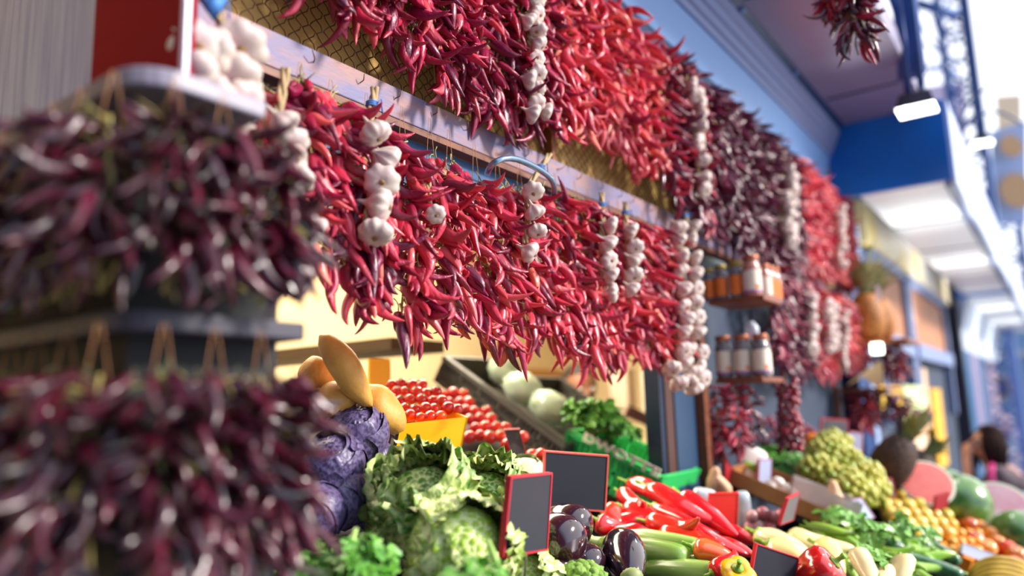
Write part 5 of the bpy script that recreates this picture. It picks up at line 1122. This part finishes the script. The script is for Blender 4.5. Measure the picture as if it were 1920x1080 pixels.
# ------------------------------------------------------------------ people
skin = mat('skin', 'd89878', .5, sss=.15); skin_d = mat('skin_dark', '8c5c44', .5, sss=.1)
def limb(mb, pts, rad, seg=12): mb.tube(pts, rad, seg)
def head_geo(mb, c_, fwd, r=.098):
    """skull, jaw, nose, ears, brow and lips facing fwd"""
    f = V(fwd).normalized(); up = V((0, 0, 1)); s = f.cross(up).normalized(); up = s.cross(f); M = Matrix((s, f, up)).transposed(); c_ = V(c_)
    mb.sphere(c_, r, 24, 16, (.78, .95, 1.1), M); mb.sphere(c_ + f * r * .28 - up * r * .62, r * .58, 18, 12, (.95, 1, .8), M)
    mb.tube([c_ + f * r * .92 + up * r * .12, c_ + f * r * 1.12 - up * r * .22, c_ + f * r * .9 - up * r * .32], [r * .07, r * .15, r * .14], 8)
    for k in (-1, 1):
        mb.sphere(c_ + s * k * r * .8 - up * r * .08, r * .22, 10, 8, (.35, .6, 1), M); mb.sphere(c_ + s * k * r * .32 + f * r * .86 + up * r * .02, r * .13, 8, 6)
    mb.sphere(c_ + f * r * .84 - up * r * .58, r * .2, 10, 6, (1.2, .5, .4), M); return M
def hand_geo(mb, w_, d, n, curl=.5, r=.0085):
    d = V(d).normalized(); n = V(n).normalized(); s = d.cross(n).normalized(); n = s.cross(d); w_ = V(w_); pc = w_ + d * .045
    mb.tube([w_, w_ + d * .03, w_ + d * .085], [.024, .034, .034], 10)
    for i, L_ in enumerate((.068, .078, .073, .058)):
        b = w_ + d * .085 + s * (i - 1.5) * .019; p = [b]; a = curl
        for q in range(3): a2 = curl * (q + 1) * .7; p.append(p[-1] + (d * cos(a2) + n * sin(a2)) * L_ / 3)
        mb.tube(p, [r, r * .95, r * .85, r * .7], 7)
    b = w_ + d * .03 + s * -.032; mb.tube([b, b + (d * .6 - s * .6) * .035, b + (d * .9 - s * .25) * .065], [r * 1.2, r * 1.05, r * .8], 7)
def finish(o, vox, sm=6):
    m_ = o.modifiers.new('r', 'REMESH'); m_.mode = 'VOXEL'; m_.voxel_size = vox; m_.use_smooth_shade = True; s = o.modifiers.new('s', 'SMOOTH'); s.iterations = sm; s.factor = .5; return o
def person(base, J, head_fwd, label, top_m, leg_m, hair_m, sk, hair_long=False, strap=None, handdirs=None):
    t = thing('person', label, 'person', base); b = MB(); 
    limb(b, [J['hip'] + V((0, 0, -.06)), J['hip'], J['waist'], J['chest'], J['neck'] + V((0, 0, -.03))], [.14, .155, .135, .155, .09], 18); b.tube([J['neck'] + V((0, 0, -.06)), J['head'] + V((0, 0, -.05))], [.06, .052], 12)
    head_geo(b, J['head'], head_fwd)
    for s in 'lr':
        limb(b, [J['sh' + s], J['el' + s], J['wr' + s]], [.055, .042, .027], 12); b.sphere(J['sh' + s], .06, 12, 8); b.tube([J['chest'] + V((0, 0, .05)), J['sh' + s]], [.09, .062], 12)
        limb(b, [J['hp' + s], J['kn' + s], J['an' + s]], [.085, .058, .042], 12); b.sphere(J['hp' + s], .095, 12, 8); b.tube([J['an' + s] + V((0, 0, -.02)), J['an' + s] + V((head_fwd[0] * .16, head_fwd[1] * .16, -.045))], [.042, .032], 10)
        dd = (J['wr' + s] - J['el' + s]) if not handdirs or s not in handdirs else V(handdirs[s]); hand_geo(b, J['wr' + s], dd, (0, 0, -1) if abs(V(dd).normalized().z) < .9 else (1, 0, 0))
    finish(b.build('body', sk, t, True), .0085)
    c_ = MB(); limb(c_, [J['hip'] + V((0, 0, -.02)), J['hip'], J['waist'], J['chest'], J['neck'] + V((0, 0, -.045))], [.165, .165, .148, .168, .085], 20)
    for s in 'lr': c_.tube([J['chest'] + V((0, 0, .05)), J['sh' + s]], [.10, .074], 12); c_.sphere(J['sh' + s], .072, 12, 8); c_.tube([J['sh' + s], J['sh' + s].lerp(J['el' + s], .75)], [.068, .060], 12)
    finish(c_.build('top', top_m, t, True), .014)
    c_ = MB(); 
    for s in 'lr': c_.tube([J['hip'] + V((0, 0, .02)), J['hp' + s], J['kn' + s], J['an' + s]], [.16, .11, .075, .062], 12)
    finish(c_.build('trousers', leg_m, t, True), .014)
    for s in 'lr':
        d = V(head_fwd); MB().sphere(J['an' + s] + V((d.x * .07, d.y * .07, -.055)), .05, 14, 8, (1 + abs(d.x) * 1.4, 1 + abs(d.y) * 1.4, .7)).build('shoe', dk, t, True)
    f = V(head_fwd).normalized(); h = MB(); hc = J['head']; M = Matrix((f.cross(V((0, 0, 1))).normalized(), f, V((0, 0, 1)))).transposed()
    h.sphere(hc + V((0, 0, .018)) - f * .014, .104, 26, 16, (.84, .98, 1.06), M, f=lambda q: q * (1 + .06 * noise.noise(q * 5)) if not (q.y > .25 and q.z < .5) else q * .6)
    if hair_long:
        for k in range(16):
            a = -2.2 + 4.4 * k / 15; d0 = (-f * cos(a) + f.cross(V((0, 0, 1))) * sin(a)) * .075; h.tube([hc + d0 * .8 + V((0, 0, .06)), hc + d0 * 1.25 - V((0, 0, .03)), hc + d0 * 1.2 - V((0, 0, .15 + .02 * sin(k * 3)))], [.03, .028, .010], 8)
    h.build('hair', hair_m, t, True)
    for k in (-1, 1):
        e = hc + M @ V((k * .032, .088, .004)); MB().sphere(e, .011, 10, 8).build('eye', mat('eye_white', 'f0ece8', .2), t, True); MB().sphere(e + f * .0075, .0055, 8, 6).build('iris', mat('iris_dark', '201410', .2), t, True); MB().tube([e + M @ V((-.014, .006, .022)), e + M @ V((0, .010, .027)), e + M @ V((.014, .004, .022))], .0035, 6).build('eyebrow', hair_m, t, True)
    MB().sphere(hc + M @ V((0, .088, -.058)), .018, 10, 6, (1.1, .4, .3), M).build('lips', mat('lips', 'a84c48', .4), t, True)
    if strap: o = MB(); o.tube([p for p in strap], .016, 10, squash=.35); o.build('strap', mat('pink_strap', 'e8308c', .5), t, True)
    return t
# woman seated at the right, facing the stall, hand at her cheek
H = at(1853, 830, 5.3); P = lambda x, y, z: V((x, y, z)); g = V((0, 0, FZ)) ; bx = V((H.x + .08, H.y, FZ)); hd = H - bx
J = dict(head=hd, neck=hd + P(.03, .0, -.15), chest=hd + P(.08, 0, -.30), waist=hd + P(.11, 0, -.50), hip=hd + P(.13, 0, -.66))
zh = J['hip'].z
J.update(shl=J['neck'] + P(.01, -.16, -.06), shr=J['neck'] + P(.02, .17, -.06), ell=J['neck'] + P(-.16, -.20, -.28), elr=J['neck'] + P(-.10, .22, -.30), wrl=hd + P(-.13, -.10, -.09), wrr=J['neck'] + P(-.30, .12, -.30),
    hpl=J['hip'] + P(-.05, -.09, -.04), hpr=J['hip'] + P(-.05, .09, -.04), knl=P(J['hip'].x - .42, J['hip'].y - .11, zh - .03), knr=P(J['hip'].x - .42, J['hip'].y + .11, zh - .03), anl=P(J['hip'].x - .40, J['hip'].y - .11, .09), anr=P(J['hip'].x - .40, J['hip'].y + .12, .09))
sk_ = [J['neck'] + P(-.10, -.05, .0), J['chest'] + P(-.17, -.07, 0), J['waist'] + P(-.15, -.06, 0), J['hip'] + P(-.16, -.02, .05)]
sk_ = [J['neck'] + P(-.02, -.10, .015), J['neck'] + P(-.01, -.20, .005), J['neck'] + P(-.02, -.25, -.08), J['chest'] + P(-.01, -.245, -.02), J['waist'] + P(.0, -.20, 0), J['hip'] + P(0, -.19, .05)]
person(bx, J, (-.85, -.5, 0), 'dark-haired woman in a brown top with a pink strap, hand at her cheek', mat('brown_top', '4c3c44', .8), mat('dark_jeans', '28304a', .8), mat('dark_hair', '2a1a18', .9, spec=.1), skin, True, sk_, {'l': (.25, .2, 1)})
st_ = thing('stool', 'dark stool the woman sits on', 'stool', (bx.x + J['hip'].x, bx.y + J['hip'].y, FZ)); zs = zh - .14 ; MB().lathe([(.001, zs - .04), (.17, zs - .04), (.18, zs - .02), (.17, zs), (.001, zs)], 24).build('seat', dk, st_, True)
for k in range(4): a = pi / 4 + k * pi / 2; MB().tube([(cos(a) * .12, sin(a) * .12, zs - .04), (cos(a) * .17, sin(a) * .17, 0)], .014, 8).build('leg', dk, st_, True)
# man behind the crates
H = at(1087, 730, 3.7); bx = V((H.x, H.y, FZ)); hd = H - bx; hh = hd.z
J = dict(head=hd, neck=hd + P(-.02, .02, -.15), chest=hd + P(-.04, .03, -.30), waist=hd + P(-.05, .04, -.52), hip=hd + P(-.05, .04, -.70)); zh = J['hip'].z
J.update(shl=J['neck'] + P(.14, .12, -.07), shr=J['neck'] + P(-.13, -.12, -.07), ell=J['neck'] + P(.18, .12, -.34), elr=J['neck'] + P(-.14, -.16, -.34), wrl=J['neck'] + P(.22, -.05, -.50), wrr=J['neck'] + P(.0, -.26, -.50),
    hpl=J['hip'] + P(.07, .06, -.06), hpr=J['hip'] + P(-.07, -.06, -.06), knl=P(J['hip'].x + .08, J['hip'].y + .04, zh * .52), knr=P(J['hip'].x - .07, J['hip'].y - .08, zh * .52), anl=P(J['hip'].x + .07, J['hip'].y + .08, .09), anr=P(J['hip'].x - .08, J['hip'].y - .06, .09))
person(bx, J, (.75, -.6, -.1), 'dark-haired man behind the counter, his head just above the tilted crates', mat('dark_shirt', '3a3034', .8), mat('dark_jeans', '28304a', .8), mat('dark_hair2', '241810', .6), skin_d)
# pale packages and brown beam inside the stall
for i, (a, b, c_, d_, td, m_) in enumerate(((1140, 690, 1200, 780, 3.9, 'e4cdb4'), (1200, 690, 1238, 780, 3.8, 'e8dcc8'), (1150, 790, 1180, 850, 3.7, 'e8e0dc'), (1195, 790, 1236, 850, 3.6, 'ecd9a8'))):
    p, q = at(a, b, td), at(c_, d_, td); tag(MB().box2(p, V((q.x, p.y + .1, q.z))).build('stored_package', mat('pk' + m_, m_, .7), bevel=.01), ['beige package left of the pale one inside the stall', 'pale package beside the blue post inside the stall', 'white package under the dark beam inside the stall', 'yellowish package low beside the blue post'][i], 'package')
tag(MB().bar(at(1175, 770, 3.5), at(1240, 800, 3.5), .05, .05).build('dark_beam', brownp), 'short dark red-brown beam crossing behind the herbs', 'beam')
tag(MB().box2(V((-1.94, at(735, 632, 2.4).y, at(735, 632, 2.4).z)), at(735, 655, 2.4) + V((0, .25, 0))).build('dark_shelf', mat('dark_brown_shelf', '4a3418', .6)), 'dark shelf edge above the sweet potatoes inside the stall', 'shelf')
tag(MB().box2(at(690, 672, 2.0), at(712, 775, 2.0) + V((0, .04, 0))).build('yellow_box', yel2), 'narrow yellow box behind the sweet potatoes', 'box')
